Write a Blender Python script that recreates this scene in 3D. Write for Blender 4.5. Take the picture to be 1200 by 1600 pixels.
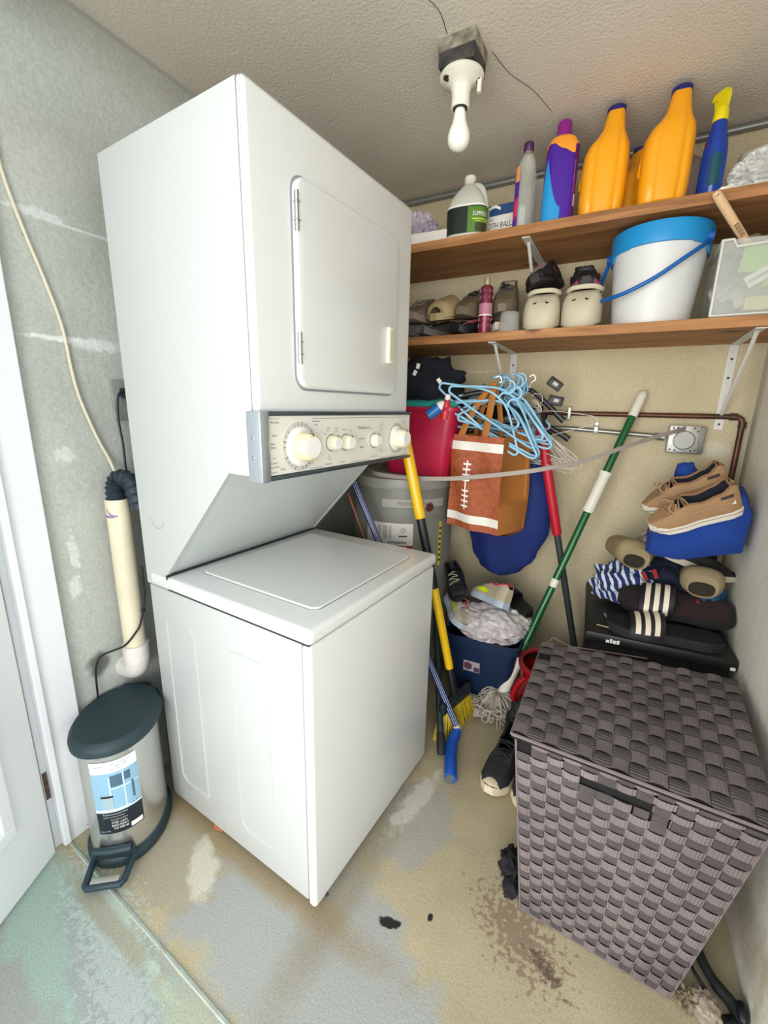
import bpy, bmesh, math, random
from mathutils import Vector, Matrix, Euler, noise
random.seed(7)
PI = math.pi
S = bpy.context.scene
COL = S.collection
for o in list(bpy.data.objects): bpy.data.objects.remove(o)

# ------------------------------------------------------------------ camera
def cam_axes(yaw, pitch, roll):
    f = Vector((-math.sin(yaw)*math.cos(pitch), math.cos(yaw)*math.cos(pitch), -math.sin(pitch)))
    r = Vector((math.cos(yaw), math.sin(yaw), 0)); u = r.cross(f)
    return r*math.cos(roll)+u*math.sin(roll), -r*math.sin(roll)+u*math.cos(roll), f
cr, cu, cf = cam_axes(0.5014, 0.2385, 0.0197)
cd = bpy.data.cameras.new('camera'); cam = bpy.data.objects.new('camera', cd); COL.objects.link(cam)
cam.matrix_world = Matrix(((cr.x, cu.x, -cf.x, 0), (cr.y, cu.y, -cf.y, 0), (cr.z, cu.z, -cf.z, 1.271), (0, 0, 0, 1)))
cd.sensor_fit = 'VERTICAL'; cd.sensor_height = 24; cd.lens = 671.57/1600*24
cd.clip_start = 0.02
S.camera = cam

# ------------------------------------------------------------------ daylight
w = bpy.data.worlds.new('sky'); S.world = w; w.use_nodes = True
bg = w.node_tree.nodes['Background']; bg.inputs[0].default_value = (0.88, 0.95, 1.0, 1); bg.inputs[1].default_value = 1.9
def area(name, loc, target, sx, sy, power, col):
    l = bpy.data.lights.new(name, 'AREA'); l.shape = 'RECTANGLE'; l.size = sx; l.size_y = sy; l.energy = power; l.color = col
    o = bpy.data.objects.new(name, l); COL.objects.link(o); o.location = loc
    o.rotation_euler = (Vector(target)-Vector(loc)).to_track_quat('-Z', 'Y').to_euler(); return o
area('daylight_patio', (-0.3, -3.0, 1.15), (-0.3, 1.6, 1.2), 6.0, 2.2, 250, (1.0, 0.965, 0.90))
S.view_settings.view_transform = 'Standard'; S.view_settings.look = 'None'
S.view_settings.gamma = 1; S.view_settings.use_curve_mapping = False
S.view_settings.exposure = 0.04

# ------------------------------------------------------------------ materials
def lin(h):
    if isinstance(h, str):
        c = [int(h[i:i+2], 16)/255 for i in (0, 2, 4)]
        return tuple((x/12.92 if x <= .04045 else ((x+.055)/1.055)**2.4) for x in c)
    return h
MATS = {}
def mat(name, col, rough=.5, metal=0, bump=0, bscale=60, var=0, vscale=6, col2=None, alpha=1, spec=.5, trans=0, coat=0, wave=None, emit=0):
    if name in MATS: return MATS[name]
    m = bpy.data.materials.new(name); m.use_nodes = True; MATS[name] = m
    nt = m.node_tree; b = nt.nodes['Principled BSDF']; c = lin(col)
    b.inputs['Base Color'].default_value = (*c, 1); b.inputs['Roughness'].default_value = rough; b.inputs['Metallic'].default_value = metal
    b.inputs['Specular IOR Level'].default_value = spec; b.inputs['Alpha'].default_value = alpha
    b.inputs['Transmission Weight'].default_value = trans; b.inputs['Coat Weight'].default_value = coat
    tc = nt.nodes.new('ShaderNodeTexCoord')
    if var or col2:
        n = nt.nodes.new('ShaderNodeTexNoise'); n.inputs['Scale'].default_value = vscale; n.inputs['Detail'].default_value = 6
        nt.links.new(tc.outputs['Object'], n.inputs['Vector'])
        r = nt.nodes.new('ShaderNodeValToRGB'); r.color_ramp.elements[0].position = .32; r.color_ramp.elements[1].position = .68
        c2 = lin(col2) if col2 else tuple(x*(1-var) for x in c)
        r.color_ramp.elements[0].color = (*c2, 1); r.color_ramp.elements[1].color = (*c, 1)
        nt.links.new(n.outputs['Fac'], r.inputs['Fac']); nt.links.new(r.outputs['Color'], b.inputs['Base Color'])
    if bump:
        n2 = nt.nodes.new('ShaderNodeTexNoise'); n2.inputs['Scale'].default_value = bscale; n2.inputs['Detail'].default_value = 4
        nt.links.new(tc.outputs['Object'], n2.inputs['Vector'])
        bp = nt.nodes.new('ShaderNodeBump'); bp.inputs['Strength'].default_value = bump; bp.inputs['Distance'].default_value = .004
        nt.links.new(n2.outputs['Fac'], bp.inputs['Height']); nt.links.new(bp.outputs['Normal'], b.inputs['Normal'])
    return m

def patch_mat(name, base, layers, rough=.8, bump=.25, bscale=70, speck=None):
    """concrete with paint, chips, stains and toned patches that each keep their own place (world position masks)"""
    m = bpy.data.materials.new(name); m.use_nodes = True; MATS[name] = m
    nt = m.node_tree; N = nt.nodes; Lk = nt.links; b = N['Principled BSDF']; b.inputs['Roughness'].default_value = rough
    geo = N.new('ShaderNodeNewGeometry')
    def math_(op, a, v=None):
        n = N.new('ShaderNodeMath'); n.operation = op
        if isinstance(a, (int, float)): n.inputs[0].default_value = a
        else: Lk.new(a, n.inputs[0])
        if v is not None:
            if isinstance(v, (int, float)): n.inputs[1].default_value = v
            else: Lk.new(v, n.inputs[1])
        return n.outputs[0]
    def tex(scale, det=6):
        n = N.new('ShaderNodeTexNoise'); n.inputs['Scale'].default_value = scale; n.inputs['Detail'].default_value = det
        Lk.new(geo.outputs['Position'], n.inputs['Vector']); return n
    n = tex(3.5, 8); r = N.new('ShaderNodeValToRGB'); r.color_ramp.elements[0].position = .3; r.color_ramp.elements[1].position = .7
    r.color_ramp.elements[0].color = (*lin(base[0]), 1); r.color_ramp.elements[1].color = (*lin(base[1]), 1)
    Lk.new(n.outputs['Fac'], r.inputs['Fac']); cur = r.outputs['Color']
    for (cx, cy, cz, rx, ry, rz, rot, edge, nscale, namp, col, amt) in layers:
        # distorted distance to an ellipse; soft edge
        sub = N.new('ShaderNodeVectorMath'); sub.operation = 'SUBTRACT'; Lk.new(geo.outputs['Position'], sub.inputs[0]); sub.inputs[1].default_value = (cx, cy, cz)
        v = sub.outputs[0]
        if rot:
            vr = N.new('ShaderNodeVectorRotate'); vr.rotation_type = 'Z_AXIS' if isinstance(rot, float) else rot[0]; Lk.new(v, vr.inputs['Vector'])
            vr.inputs['Angle'].default_value = -(rot if isinstance(rot, float) else rot[1]); v = vr.outputs[0]
        mu = N.new('ShaderNodeVectorMath'); mu.operation = 'MULTIPLY'; Lk.new(v, mu.inputs[0]); mu.inputs[1].default_value = (1/rx, 1/ry, 1/rz)
        ln = N.new('ShaderNodeVectorMath'); ln.operation = 'LENGTH'; Lk.new(mu.outputs[0], ln.inputs[0])
        nn = tex(nscale, 8); dd = math_('MULTIPLY', math_('SUBTRACT', nn.outputs['Fac'], .5), namp)
        dist = math_('ADD', ln.outputs['Value'], dd)
        mr = N.new('ShaderNodeMapRange'); mr.inputs['From Min'].default_value = 1-edge; mr.inputs['From Max'].default_value = 1+edge
        mr.inputs['To Min'].default_value = amt; mr.inputs['To Max'].default_value = 0; mr.clamp = True; Lk.new(dist, mr.inputs['Value'])
        mx = N.new('ShaderNodeMix'); mx.data_type = 'RGBA'; Lk.new(mr.outputs[0], mx.inputs['Factor']); Lk.new(cur, mx.inputs['A']); mx.inputs['B'].default_value = (*lin(col), 1)
        cur = mx.outputs['Result']
    if speck:
        ns = tex(speck[0], 3); rr = N.new('ShaderNodeMapRange'); rr.inputs['From Min'].default_value = .3; rr.inputs['From Max'].default_value = .7
        rr.inputs['To Min'].default_value = 1-speck[1]; rr.inputs['To Max'].default_value = 1+speck[1]; Lk.new(ns.outputs['Fac'], rr.inputs['Value'])
        mm = N.new('ShaderNodeVectorMath'); mm.operation = 'SCALE'; Lk.new(cur, mm.inputs[0]); Lk.new(rr.outputs[0], mm.inputs['Scale']); cur = mm.outputs[0]
    Lk.new(cur, b.inputs['Base Color'])
    nb = tex(bscale, 5); bp = N.new('ShaderNodeBump'); bp.inputs['Strength'].default_value = bump; bp.inputs['Distance'].default_value = .004
    Lk.new(nb.outputs['Fac'], bp.inputs['Height']); Lk.new(bp.outputs['Normal'], b.inputs['Normal'])
    return m

def wood_mat(name, c1, c2, axis='x'):
    m = bpy.data.materials.new(name); m.use_nodes = True; MATS[name] = m
    nt = m.node_tree; N = nt.nodes; Lk = nt.links; b = N['Principled BSDF']; b.inputs['Roughness'].default_value = .65
    tc = N.new('ShaderNodeTexCoord'); mp = N.new('ShaderNodeMapping'); Lk.new(tc.outputs['Object'], mp.inputs['Vector'])
    mp.inputs['Scale'].default_value = (1.2, 9, 14) if axis == 'x' else (9, 9, 1.5)
    n = N.new('ShaderNodeTexNoise'); n.inputs['Scale'].default_value = 3; n.inputs['Detail'].default_value = 8; n.inputs['Distortion'].default_value = .6
    Lk.new(mp.outputs[0], n.inputs['Vector'])
    r = N.new('ShaderNodeValToRGB'); r.color_ramp.elements[0].position = .3; r.color_ramp.elements[1].position = .68
    r.color_ramp.elements[0].color = (*lin(c2), 1); r.color_ramp.elements[1].color = (*lin(c1), 1)
    Lk.new(n.outputs['Fac'], r.inputs['Fac'])
    # knots
    vo = N.new('ShaderNodeTexVoronoi'); vo.inputs['Scale'].default_value = 1; mp2 = N.new('ShaderNodeMapping'); Lk.new(tc.outputs['Object'], mp2.inputs['Vector'])
    mp2.inputs['Scale'].default_value = (3.2, 7, 7); Lk.new(mp2.outputs[0], vo.inputs['Vector'])
    mr = N.new('ShaderNodeMapRange'); mr.inputs['From Min'].default_value = .05; mr.inputs['From Max'].default_value = .14; Lk.new(vo.outputs['Distance'], mr.inputs['Value'])
    mx = N.new('ShaderNodeMix'); mx.data_type = 'RGBA'; Lk.new(mr.outputs[0], mx.inputs['Factor']); mx.inputs['A'].default_value = (*lin('4a2a14'), 1); Lk.new(r.outputs['Color'], mx.inputs['B'])
    Lk.new(mx.outputs['Result'], b.inputs['Base Color'])
    return m

# ------------------------------------------------------------------ mesh helpers
def BM(): return bmesh.new()
def obj(name, bm, m, parent=None, smooth=False, loc=None, rot=None):
    me = bpy.data.meshes.new(name)
    if isinstance(bm, bpy.types.Mesh): me = bm
    else:
        bmesh.ops.recalc_face_normals(bm, faces=bm.faces); bm.to_mesh(me); bm.free()
    for x in (m if isinstance(m, (list, tuple)) else [m]): me.materials.append(x)
    if smooth:
        for p in me.polygons: p.use_smooth = True
        if smooth != 'all':
            try: me.set_sharp_from_angle(angle=math.radians(38))
            except Exception: pass
    o = bpy.data.objects.new(name, me); COL.objects.link(o)
    if parent: o.parent = parent
    if loc: o.location = loc
    if rot: o.rotation_euler = rot
    return o
def tag(o, label, cat, group=None, kind=None):
    o['label'] = label; o['category'] = cat
    if group: o['group'] = group
    if kind: o['kind'] = kind
    return o
def thing(name, label, cat, loc=(0, 0, 0), rot=(0, 0, 0), group=None):
    o = bpy.data.objects.new(name, None); COL.objects.link(o); o.empty_display_size = .05
    o.location = loc; o.rotation_euler = rot if isinstance(rot, (tuple, list)) else (0, 0, rot)
    return tag(o, label, cat, group)
def struct(o): o['kind'] = 'structure'; return o
def box(bm, c, s, bevel=0, R=None, seg=2, mi=0):
    r = bmesh.ops.create_cube(bm, size=1); vs = r['verts']
    for v in vs: v.co = Vector((v.co.x*s[0], v.co.y*s[1], v.co.z*s[2]))
    fs = list({f for v in vs for f in v.link_faces})
    if bevel:
        es = list({e for v in vs for e in v.link_edges})
        rr = bmesh.ops.bevel(bm, geom=es, offset=bevel, segments=seg, profile=.5, affect='EDGES')
        vs = rr['verts']; vs = list({v for f in rr['faces'] for v in f.verts} | set(v for v in vs if v.is_valid))
        fs = list({f for v in vs for f in v.link_faces}); vs = list({v for f in fs for v in f.verts})
    for f in fs: f.material_index = mi
    for v in vs:
        p = v.co
        if R is not None: p = R @ p
        v.co = p + Vector(c)
    return vs
def bxx(bm, x0, x1, y0, y1, z0, z1, bevel=0, mi=0, seg=2):
    return box(bm, ((x0+x1)/2, (y0+y1)/2, (z0+z1)/2), (abs(x1-x0), abs(y1-y0), abs(z1-z0)), bevel, None, seg, mi)
def loft(bm, rings, cap=True, closed=True, mi=0):
    vr = [[bm.verts.new(p) for p in r] for r in rings]; n = len(vr[0]); fs = []
    for a, b in zip(vr, vr[1:]):
        for i in range(n if closed else n-1):
            j = (i+1) % n
            fs.append(bm.faces.new((a[i], a[j], b[j], b[i])))
    if cap and closed:
        for r in (vr[0], vr[-1]):
            try: fs.append(bm.faces.new(r))
            except Exception: pass
    for f in fs: f.material_index = mi
    return vr
def smooth_path(pts, n=8):
    pts = [Vector(p) for p in pts]
    if len(pts) < 3: return pts
    out = []
    P = [2*pts[0]-pts[1]] + pts + [2*pts[-1]-pts[-2]]
    for i in range(1, len(P)-2):
        a, b, c, d = P[i-1], P[i], P[i+1], P[i+2]
        for k in range(n):
            t = k/n
            out.append(.5*((2*b)+(c-a)*t+(2*a-5*b+4*c-d)*t*t+(-a+3*b-3*c+d)*t**3))
    out.append(pts[-1]); return out
def tube(bm, pts, r, seg=8, cap=True, mi=0, flat=1.0, up=None):
    pts = [Vector(p) for p in pts]; n = len(pts)
    rad = r if isinstance(r, (list, tuple)) else [r]*n
    T = [(pts[min(i+1, n-1)]-pts[max(i-1, 0)]).normalized() for i in range(n)]
    u = Vector(up) if up else (Vector((0, 0, 1)) if abs(T[0].z) < .9 else Vector((1, 0, 0)))
    rings = []
    for i in range(n):
        u = (u-T[i]*u.dot(T[i])); u = u.normalized() if u.length > 1e-6 else T[i].orthogonal().normalized()
        v = T[i].cross(u)
        rings.append([pts[i]+(u*math.cos(2*PI*k/seg)*flat+v*math.sin(2*PI*k/seg))*rad[i] for k in range(seg)])
    loft(bm, rings, cap, mi=mi)
def lathe(bm, prof, seg=24, c=(0, 0, 0), M=None, cap=True, sx=1, sy=1, mi=0):
    rings = []
    for r, z in prof:
        ring = []
        for k in range(seg):
            p = Vector((r*math.cos(2*PI*k/seg)*sx, r*math.sin(2*PI*k/seg)*sy, z))
            if M is not None: p = M @ p
            ring.append(p+Vector(c))
        rings.append(ring)
    loft(bm, rings, cap, mi=mi)
def sup(cx, cy, z, rx, ry, e=2.5, seg=28, fn=None):
    out = []
    for k in range(seg):
        a = 2*PI*k/seg; ca, sa = math.cos(a), math.sin(a)
        x = rx*math.copysign(abs(ca)**(2/e), ca); y = ry*math.copysign(abs(sa)**(2/e), sa)
        if fn: g = fn(a, z); x *= g; y *= g
        out.append(Vector((cx+x, cy+y, z)))
    return out
def prism(bm, poly, y0, y1, plane='xz', mi=0):
    def P(a, b, t): return Vector((a, t, b)) if plane == 'xz' else (Vector((t, a, b)) if plane == 'yz' else Vector((a, b, t)))
    loft(bm, [[P(a, b, y0) for a, b in poly], [P(a, b, y1) for a, b in poly]], mi=mi)
def interp(tab, t):
    if t <= tab[0][0]: return tab[0][1]
    for (a, va), (b, vb) in zip(tab, tab[1:]):
        if t <= b:
            k = (t-a)/(b-a); k = k*k*(3-2*k); return va+(vb-va)*k
    return tab[-1][1]
def nz(p, s=1.0): return noise.noise(Vector(p)*s)
def rrect(w, h, r, n=5):
    out = []
    for cx, cy, a0 in ((w/2-r, h/2-r, 0), (-w/2+r, h/2-r, PI/2), (-w/2+r, -h/2+r, PI), (w/2-r, -h/2+r, 1.5*PI)):
        for k in range(n+1):
            a = a0+PI/2*k/n; out.append((cx+r*math.cos(a), cy+r*math.sin(a)))
    return out
def text_bm(bm, s, size, fn, mi=0, align='LEFT', res=2):
    """flat lettering: glyph outlines mapped through fn(u,v) -> point"""
    c = bpy.data.curves.new('t', 'FONT'); c.body = s; c.size = size; c.align_x = align; c.resolution_u = res
    o = bpy.data.objects.new('t', c); COL.objects.link(o)
    me = bpy.data.meshes.new_from_object(o); bpy.data.objects.remove(o); bpy.data.curves.remove(c)
    vs = [bm.verts.new(fn(v.co.x, v.co.y)) for v in me.vertices]
    for p in me.polygons:
        try: f = bm.faces.new([vs[i] for i in p.vertices]); f.material_index = mi
        except Exception: pass
    bpy.data.meshes.remove(me)
def planefn(o, right, up):
    o, right, up = Vector(o), Vector(right).normalized(), Vector(up).normalized()
    return lambda u, v: o+right*u+up*v
def quadpatch(bm, fn, u0, u1, v0, v1, nu=8, nv=4, mi=0):
    g = [[bm.verts.new(fn(u0+(u1-u0)*i/nu, v0+(v1-v0)*j/nv)) for j in range(nv+1)] for i in range(nu+1)]
    for i in range(nu):
        for j in range(nv):
            f = bm.faces.new((g[i][j], g[i+1][j], g[i+1][j+1], g[i][j+1])); f.material_index = mi
def blob(bm, c, s, seed=0, amp=.25, freq=3, sub=4, flatz=None, mi=0, ridge=False, R=None):
    r = bmesh.ops.create_icosphere(bm, subdivisions=sub, radius=1)
    for v in r['verts']:
        p = v.co.copy(); q = p*freq+Vector((seed*7.1, seed*3.3, seed*1.7))
        n = noise.fractal(q, .9, 2.0, 3)
        if ridge: n = .35-abs(n)*1.1
        p = p*(1+amp*n); p = Vector((p.x*s[0], p.y*s[1], p.z*s[2]))
        if R is not None: p = R @ p
        p += Vector(c)
        if flatz is not None and p.z < flatz: p.z = flatz+.0005
        v.co = p
    for f in {f for v in r['verts'] for f in v.link_faces}: f.material_index = mi

# common materials
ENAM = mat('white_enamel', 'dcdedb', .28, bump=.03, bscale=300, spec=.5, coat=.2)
ENAMS = mat('enamel_side_dimmed', 'bcbfbd', .38, bump=.10, bscale=420)  # same enamel, colour darkened to offset the strong light on the side
CREAM = mat('cream_plastic', 'e4dfc4', .4)
YELLOWED = mat('yellowed_plastic', 'e2d6ad', .4)
CHROME = mat('chrome', 'c8ccd0', .2, 1)
DARKP = mat('dark_print', '3c3f42', .6)
GREYP = mat('grey_print', '8b8d8e', .6)
BLACK = mat('black_plastic', '15161a', .45)
BLKR = mat('black_rubber', '1b1d20', .7, bump=.2, bscale=200)
WPL = mat('white_plastic', 'e8e6df', .4)
GALV = mat('galvanised_steel', 'a9aaa6', .38, .85, var=.25, vscale=30)
WPAINT = mat('white_painted_steel', 'd9d8d2', .45)
WCORD = mat('cream_cable_sheath', 'ddd5bd', .5)
BPRINT = mat('black_print', '101114', .6)
WPRINT = mat('white_print', 'f2f0ea', .6)

# ================================================================== SETTING
H = 2.20; XL, XR, YB, YF = -1.303, .394, 2.035, .44
floor_layers = [
 # cx, cy, cz, rx, ry, rz, rot, edge, nscale, namp, colour, amount
 (-.62, .62, 0, .46, .20, 9, -.15, .10, 9, 1.0, 'a3a8a7', .85),
 (-.45, 1.0, 0, .13, .17, 9, -.5, .12, 12, .9, 'a0a39f', .7),
 (-.98, .58, 0, .17, .12, 9, -.2, .10, 22, 1.4, 'aca28c', .95),
 (-.80, .675, 0, .42, .045, 9, -.06, .35, 14, .8, '9c8660', .8),
 (-.50, .80, 0, .05, .35, 9, 0, .5, 14, .8, '8f8166', .6),
 (-.88, .585, 0, .035, .085, 9, .9, .2, 30, 1.2, 'd5d0bd', .85),
 (-.45, 1.08, 0, .03, .13, 9, -.15, .3, 34, 2.2, 'cfccc2', .75),
 (-.9, .10, 0, .9, .31, 9, 0, .05, 9, .2, '9ea39e', .95),
 (-1.0, .32, 0, .36, .095, 9, -.06, .14, 16, 1.5, 'a0b8ac', .8),
 (-.80, .30, 0, .30, .06, 9, -.2, .15, 16, 1.2, '9da3a2', .85),
 (-.93, .395, 0, .22, .012, 9, -.12, .25, 40, 1.8, 'b5c9bd', .8),
 (-.85, .33, 0, .20, .05, 9, -.3, .12, 70, 5.5, 'c3cbc4', .4),
 (-1.05, .40, 0, .16, .05, 9, -.1, .12, 80, 5.5, 'bccac1', .5),
 (-1.0, .385, 0, .22, .022, 9, -.06, .3, 22, 1.4, 'a29c86', .8),
 (-.60, .36, 0, .16, .03, 9, -.06, .3, 22, 1.2, 'b2b69c', .7),
 (-.362, .731, 0, .026, .013, 9, .3, .12, 60, 1.3, '1c1b1b', 1),
 (-.276, .793, 0, .007, .010, 9, 0, .2, 60, .8, '1c1b1b', 1),
 (-.07, .87, 0, .09, .055, 9, -.5, .15, 70, 6.5, '7a5a50', .6),
 (.0, .83, 0, .04, .014, 9, -.5, .15, 90, 5.0, '4a3630', .7),
]
FLOOR = patch_mat('concrete_floor', ('a69a7c', 'c0b494'), floor_layers, .62, .18, 90, (300, .22))
bm = BM(); bxx(bm, XL-.15, XR+.15, -.05, YB+.15, -.10, 0)
struct(obj('floor', bm, FLOOR))
OUT = mat('patio_concrete', 'd2d0c8', .8, var=.2, vscale=3)
bm = BM(); bxx(bm, -6, 6, -8, -.05, -.13, -.02); struct(obj('patio', bm, OUT))
# painted threshold ridge crossing the doorway
GREENP = mat('green_worn_paint', 'a9b9ae', .6, col2='9c9f96', vscale=25, bump=.4, bscale=60)
bm = BM()
rg = []
for k in range(25):
    x = -1.285+(1.66)*k/24; y = .441-.0602*(x+1.273); wv = .0055+.003*nz((x*9, 0, 1)); hh = .0035+.002*nz((x*14, 3, 1))
    rg.append([Vector((x, y-wv, -.001)), Vector((x, y-wv*.5, hh)), Vector((x, y+wv*.5, hh)), Vector((x, y+wv, -.001))])
loft(bm, rg); struct(obj('trim_1', bm, GREENP, smooth=True))['label'] = 'worn green painted ridge across the doorway floor'

wall_layers = [
 (XL, .64, 1.427, 9, .085, .007, 0, .3, 40, 1.6, 'e6e8e6', .95),
 (XL, .72, 1.422, 9, .06, .016, 0, .3, 50, 1.3, 'e6e8e6', .9),
 (XL, .62, 1.708, 9, .06, .010, 0, .3, 60, 2.4, 'dfe2e0', .85),
 (XL, .72, 1.70, 9, .12, .0035, 0, .4, 40, 1.0, 'dfe2e0', .8),
 (XL, .60, 1.13, 9, .022, .018, 0, .2, 70, 4.2, 'dfe1dd', .8),
 (XL, .58, .86, 9, .012, .05, 0, .25, 50, 2.2, 'dfe1dd', .8),
 (XL, .57, .76, 9, .016, .03, 0, .25, 50, 2.2, 'dfe1dd', .8),
 (XL, .56, 2.05, 9, .35, .10, 0, .6, 8, .8, 'cdd6d6', .6),
 (XL, .60, .50, 9, .03, .035, 0, .3, 30, 1.0, '55564f', .85),
]
WALLL = patch_mat('grey_rendered_wall', ('b2b6ae', 'c4c7be'), wall_layers, .85, .5, 55, (140, .10))
WALLB = patch_mat('cream_rendered_wall', ('c0b292', 'cdc1a2'), [
 (.30, YB, 1.14, .04, 9, .03, 0, .4, 25, .8, 'd5cfbb', .8), (.39, 1.95, 1.2, .03, 9, .4, 0, .5, 12, .6, '9c9480', .5),  # last layer: darker strip down the right-hand corner
 (-.62, YB, 1.44, .08, 9, .003, 0, .3, 60, .6, 'd8d5ca', .8)], .88, .45, 40, (120, .08))
WALLR = patch_mat('pale_rendered_wall', ('dcd8c8', 'e8e5d8'), [
 (XR, 1.05, .12, 9, .12, .10, 0, .5, 10, 1.2, '98896a', .6), (XR, .93, .20, 9, .02, .16, 0, .5, 20, 1.4, 'a99a72', .5),
 (XR, 2.0, 1.1, 9, .04, .6, 0, .6, 10, .6, '9a927d', .6)], .88, .45, 40, (120, .07))  # last layer: darker strip down the back corner
CEIL = patch_mat('textured_ceiling_paint', ('e0d8ca', 'e8dfd2'), [], .9, .6, 110, (230, .10))
bm = BM(); bxx(bm, XL-.12, XL, .41, YB+.12, 0, H+.1); struct(obj('wall_left', bm, WALLL))
bm = BM(); bxx(bm, XL-.12, XR+.12, YB, YB+.12, 0, H+.1); struct(obj('wall_back', bm, WALLB))
bm = BM(); bxx(bm, XR, XR+.12, YF-.1, YB+.12, 0, H+.1); struct(obj('wall_right', bm, WALLR))
bm = BM(); bxx(bm, XL-.12, XR+.12, YF-.10, YB+.12, H, H+.1); struct(obj('ceiling', bm, CEIL))
bm = BM(); bxx(bm, XL-.6, XR+.6, YF-.12, YF, 2.08, H+.1); bxx(bm, .365, XR+.6, YF-.12, YF, 0, 2.08)
struct(obj('wall_front', bm, mat('outer_wall', 'c9cac4', .85, bump=.3)))
# plastered corner bead along left wall/ceiling joint
bm = BM(); tube(bm, [(XL, y, H-.002+.002*nz((0, y*8, 0))) for y in [.44+.066*k for k in range(25)]], .007, 6)
struct(obj('trim_2', bm, mat('ceiling_caulk', 'b4b5b0', .8), smooth=True))['label'] = 'pale caulk line where left wall meets ceiling'
# conduit-like trim at back/ceiling joint
bm = BM(); tube(bm, [(x, YB-.012, H-.016) for x in (-1.30, -.5, .39)], .012, 10)
tag(obj('ceiling_conduit', bm, mat('grey_painted_conduit', '8f918e', .4, .5), smooth=True), 'grey conduit running along the joint of back wall and ceiling', 'pipe')
# ceiling cracks
bm = BM()
for p in ([(-.53, 1.255), (-.525, 1.18), (-.55, 1.10), (-.553, 1.02)], [(-.445, 1.36), (-.42, 1.46), (-.375, 1.56), (-.34, 1.68)]):
    pp = smooth_path([(a+.004*nz((a*40, b*40, 0)), b, H-.0003) for a, b in p], 6); tube(bm, pp, .0011, 4)
struct(obj('ceiling_crack', bm, mat('crack', '4c4a45', .9)))

# door frame (left jamb), stop and casing
JW = mat('white_gloss_trim', 'eceef0', .38, var=.05, vscale=9, bump=.08, bscale=60)
fr = bpy.data.objects.new('door_frame', None); COL.objects.link(fr); struct(fr)
bm = BM(); bxx(bm, XL-.05, XL+.022, .445, .520, .0, 2.08, .003); obj('jamb_casing', bm, JW, fr)
bm = BM(); bxx(bm, XL-.05, XL+.004, .412, .4455, .0, 2.08, .002); bxx(bm, XL-.05, XL+.034, .425, .442, 0.01, 2.08, .002); obj('door_stop', bm, JW, fr)
bm = BM(); bxx(bm, XL-.05, XL-.001, .385, .4125, .0, 2.08, .001); obj('hinge_jamb', bm, JW, fr)
bm = BM(); bxx(bm, XL-.03, XL+.0052, .4135, .4245, .17, .26, .001); obj('hinge_mortise', bm, mat('bare_wood_rust', '6e5346', .8, var=.5, vscale=60), fr)
for k in range(26):
    pass
bm = BM(); tube(bm, [(XL+.001, .5235+.0018*nz((0, z*9, 5)), z) for z in [k*.05 for k in range(42)]], .0045, 6)
obj('caulk_line', bm, mat('flaking_caulk', 'c3bfb4', .9, col2='8c877b', vscale=40), fr)
bm = BM(); blob(bm, (XL+.01, .53, .012), (.02, .045, .012), 3, .5, 4, 3); obj('crumbled_edge', bm, mat('rotten_base', '8b7a68', .95, col2='453a32', vscale=60, bump=.6, bscale=120), fr, True)
# door slab swung outward
dr = thing('door', 'white half-glazed door swung open at the left edge', 'door', (-1.272, .402, 0), math.atan2(-.1617, .084)); dr['kind'] = 'structure'
del dr['label'], dr['category']; dr.name = 'door_1'
DW = mat('white_door_paint', 'eef1f2', .35, bump=.04)
bm = BM(); bxx(bm, 0, .80, -.040, 0, .012, 2.05, .003); obj('slab', bm, DW, dr)
def dframe(x0, x1, z0, z1, t, d0, d1):
    bm = BM()
    for a in ((x0, x1, z0, z0+t), (x0, x1, z1-t, z1), (x0, x0+t, z0+t, z1-t), (x1-t, x1, z0+t, z1-t)):
        bxx(bm, a[0], a[1], d0, d1, a[2], a[3], .004)
    return bm
obj('glazing_frame', dframe(.10, .70, .20, 1.90, .035, -.004, .012), DW, dr)
bm = BM(); bxx(bm, .135, .665, -.003, .001, .235, 1.865); obj('glass_pane', bm, mat('door_glass', 'dfe9ee', .15, alpha=.9), dr)

# ================================================================== WASHER DRYER
UW, UD = .6133, .6192
U = thing('stacked_washer_dryer', 'tall white stacked laundry centre, dryer above washer, beside the left wall', 'washer dryer', (-.5336, .6518, 0), -.0592)
GAP = mat('dark_gap', '2b2d2e', .8)
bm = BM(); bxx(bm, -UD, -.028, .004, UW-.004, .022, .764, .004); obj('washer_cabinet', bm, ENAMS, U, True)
bm = BM(); bxx(bm, -.026, 0, 0, UW, .016, .764, .010, seg=4); obj('washer_front_panel', bm, ENAM, U, True)
bm = BM(); bxx(bm, -UD, -.006, .004, UW-.004, .763, .768); obj('seam_gap', bm, GAP, U)
bm = BM(); bxx(bm, -.60, .006, -.004, UW+.004, .768, .806, .012, seg=4); obj('washer_top', bm, ENAM, U, True)
# lid
LIDP = rrect(.43, .465, .022)
def lidz(bm, w_, h_, r_, z0, z1, cx, cy, mi=0):
    loft(bm, [[Vector((cx+a, cy+b, z)) for a, b in rrect(w_*k, h_*k, r_)] for z, k in ((z0, 1), (z1-.002, 1), (z1, .992))], mi=mi)
bm = BM(); lidz(bm, .436, .471, .026, .8055, .8068, -.262, .308); obj('lid_gap', bm, mat('shadow_gap', '8d8e8c', .7), U)
bm = BM(); lidz(bm, .428, .463, .022, .806, .8115, -.262, .308); obj('washer_lid', bm, ENAM, U, True)
for k, y in enumerate((.10, .38)):
    pass
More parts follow.
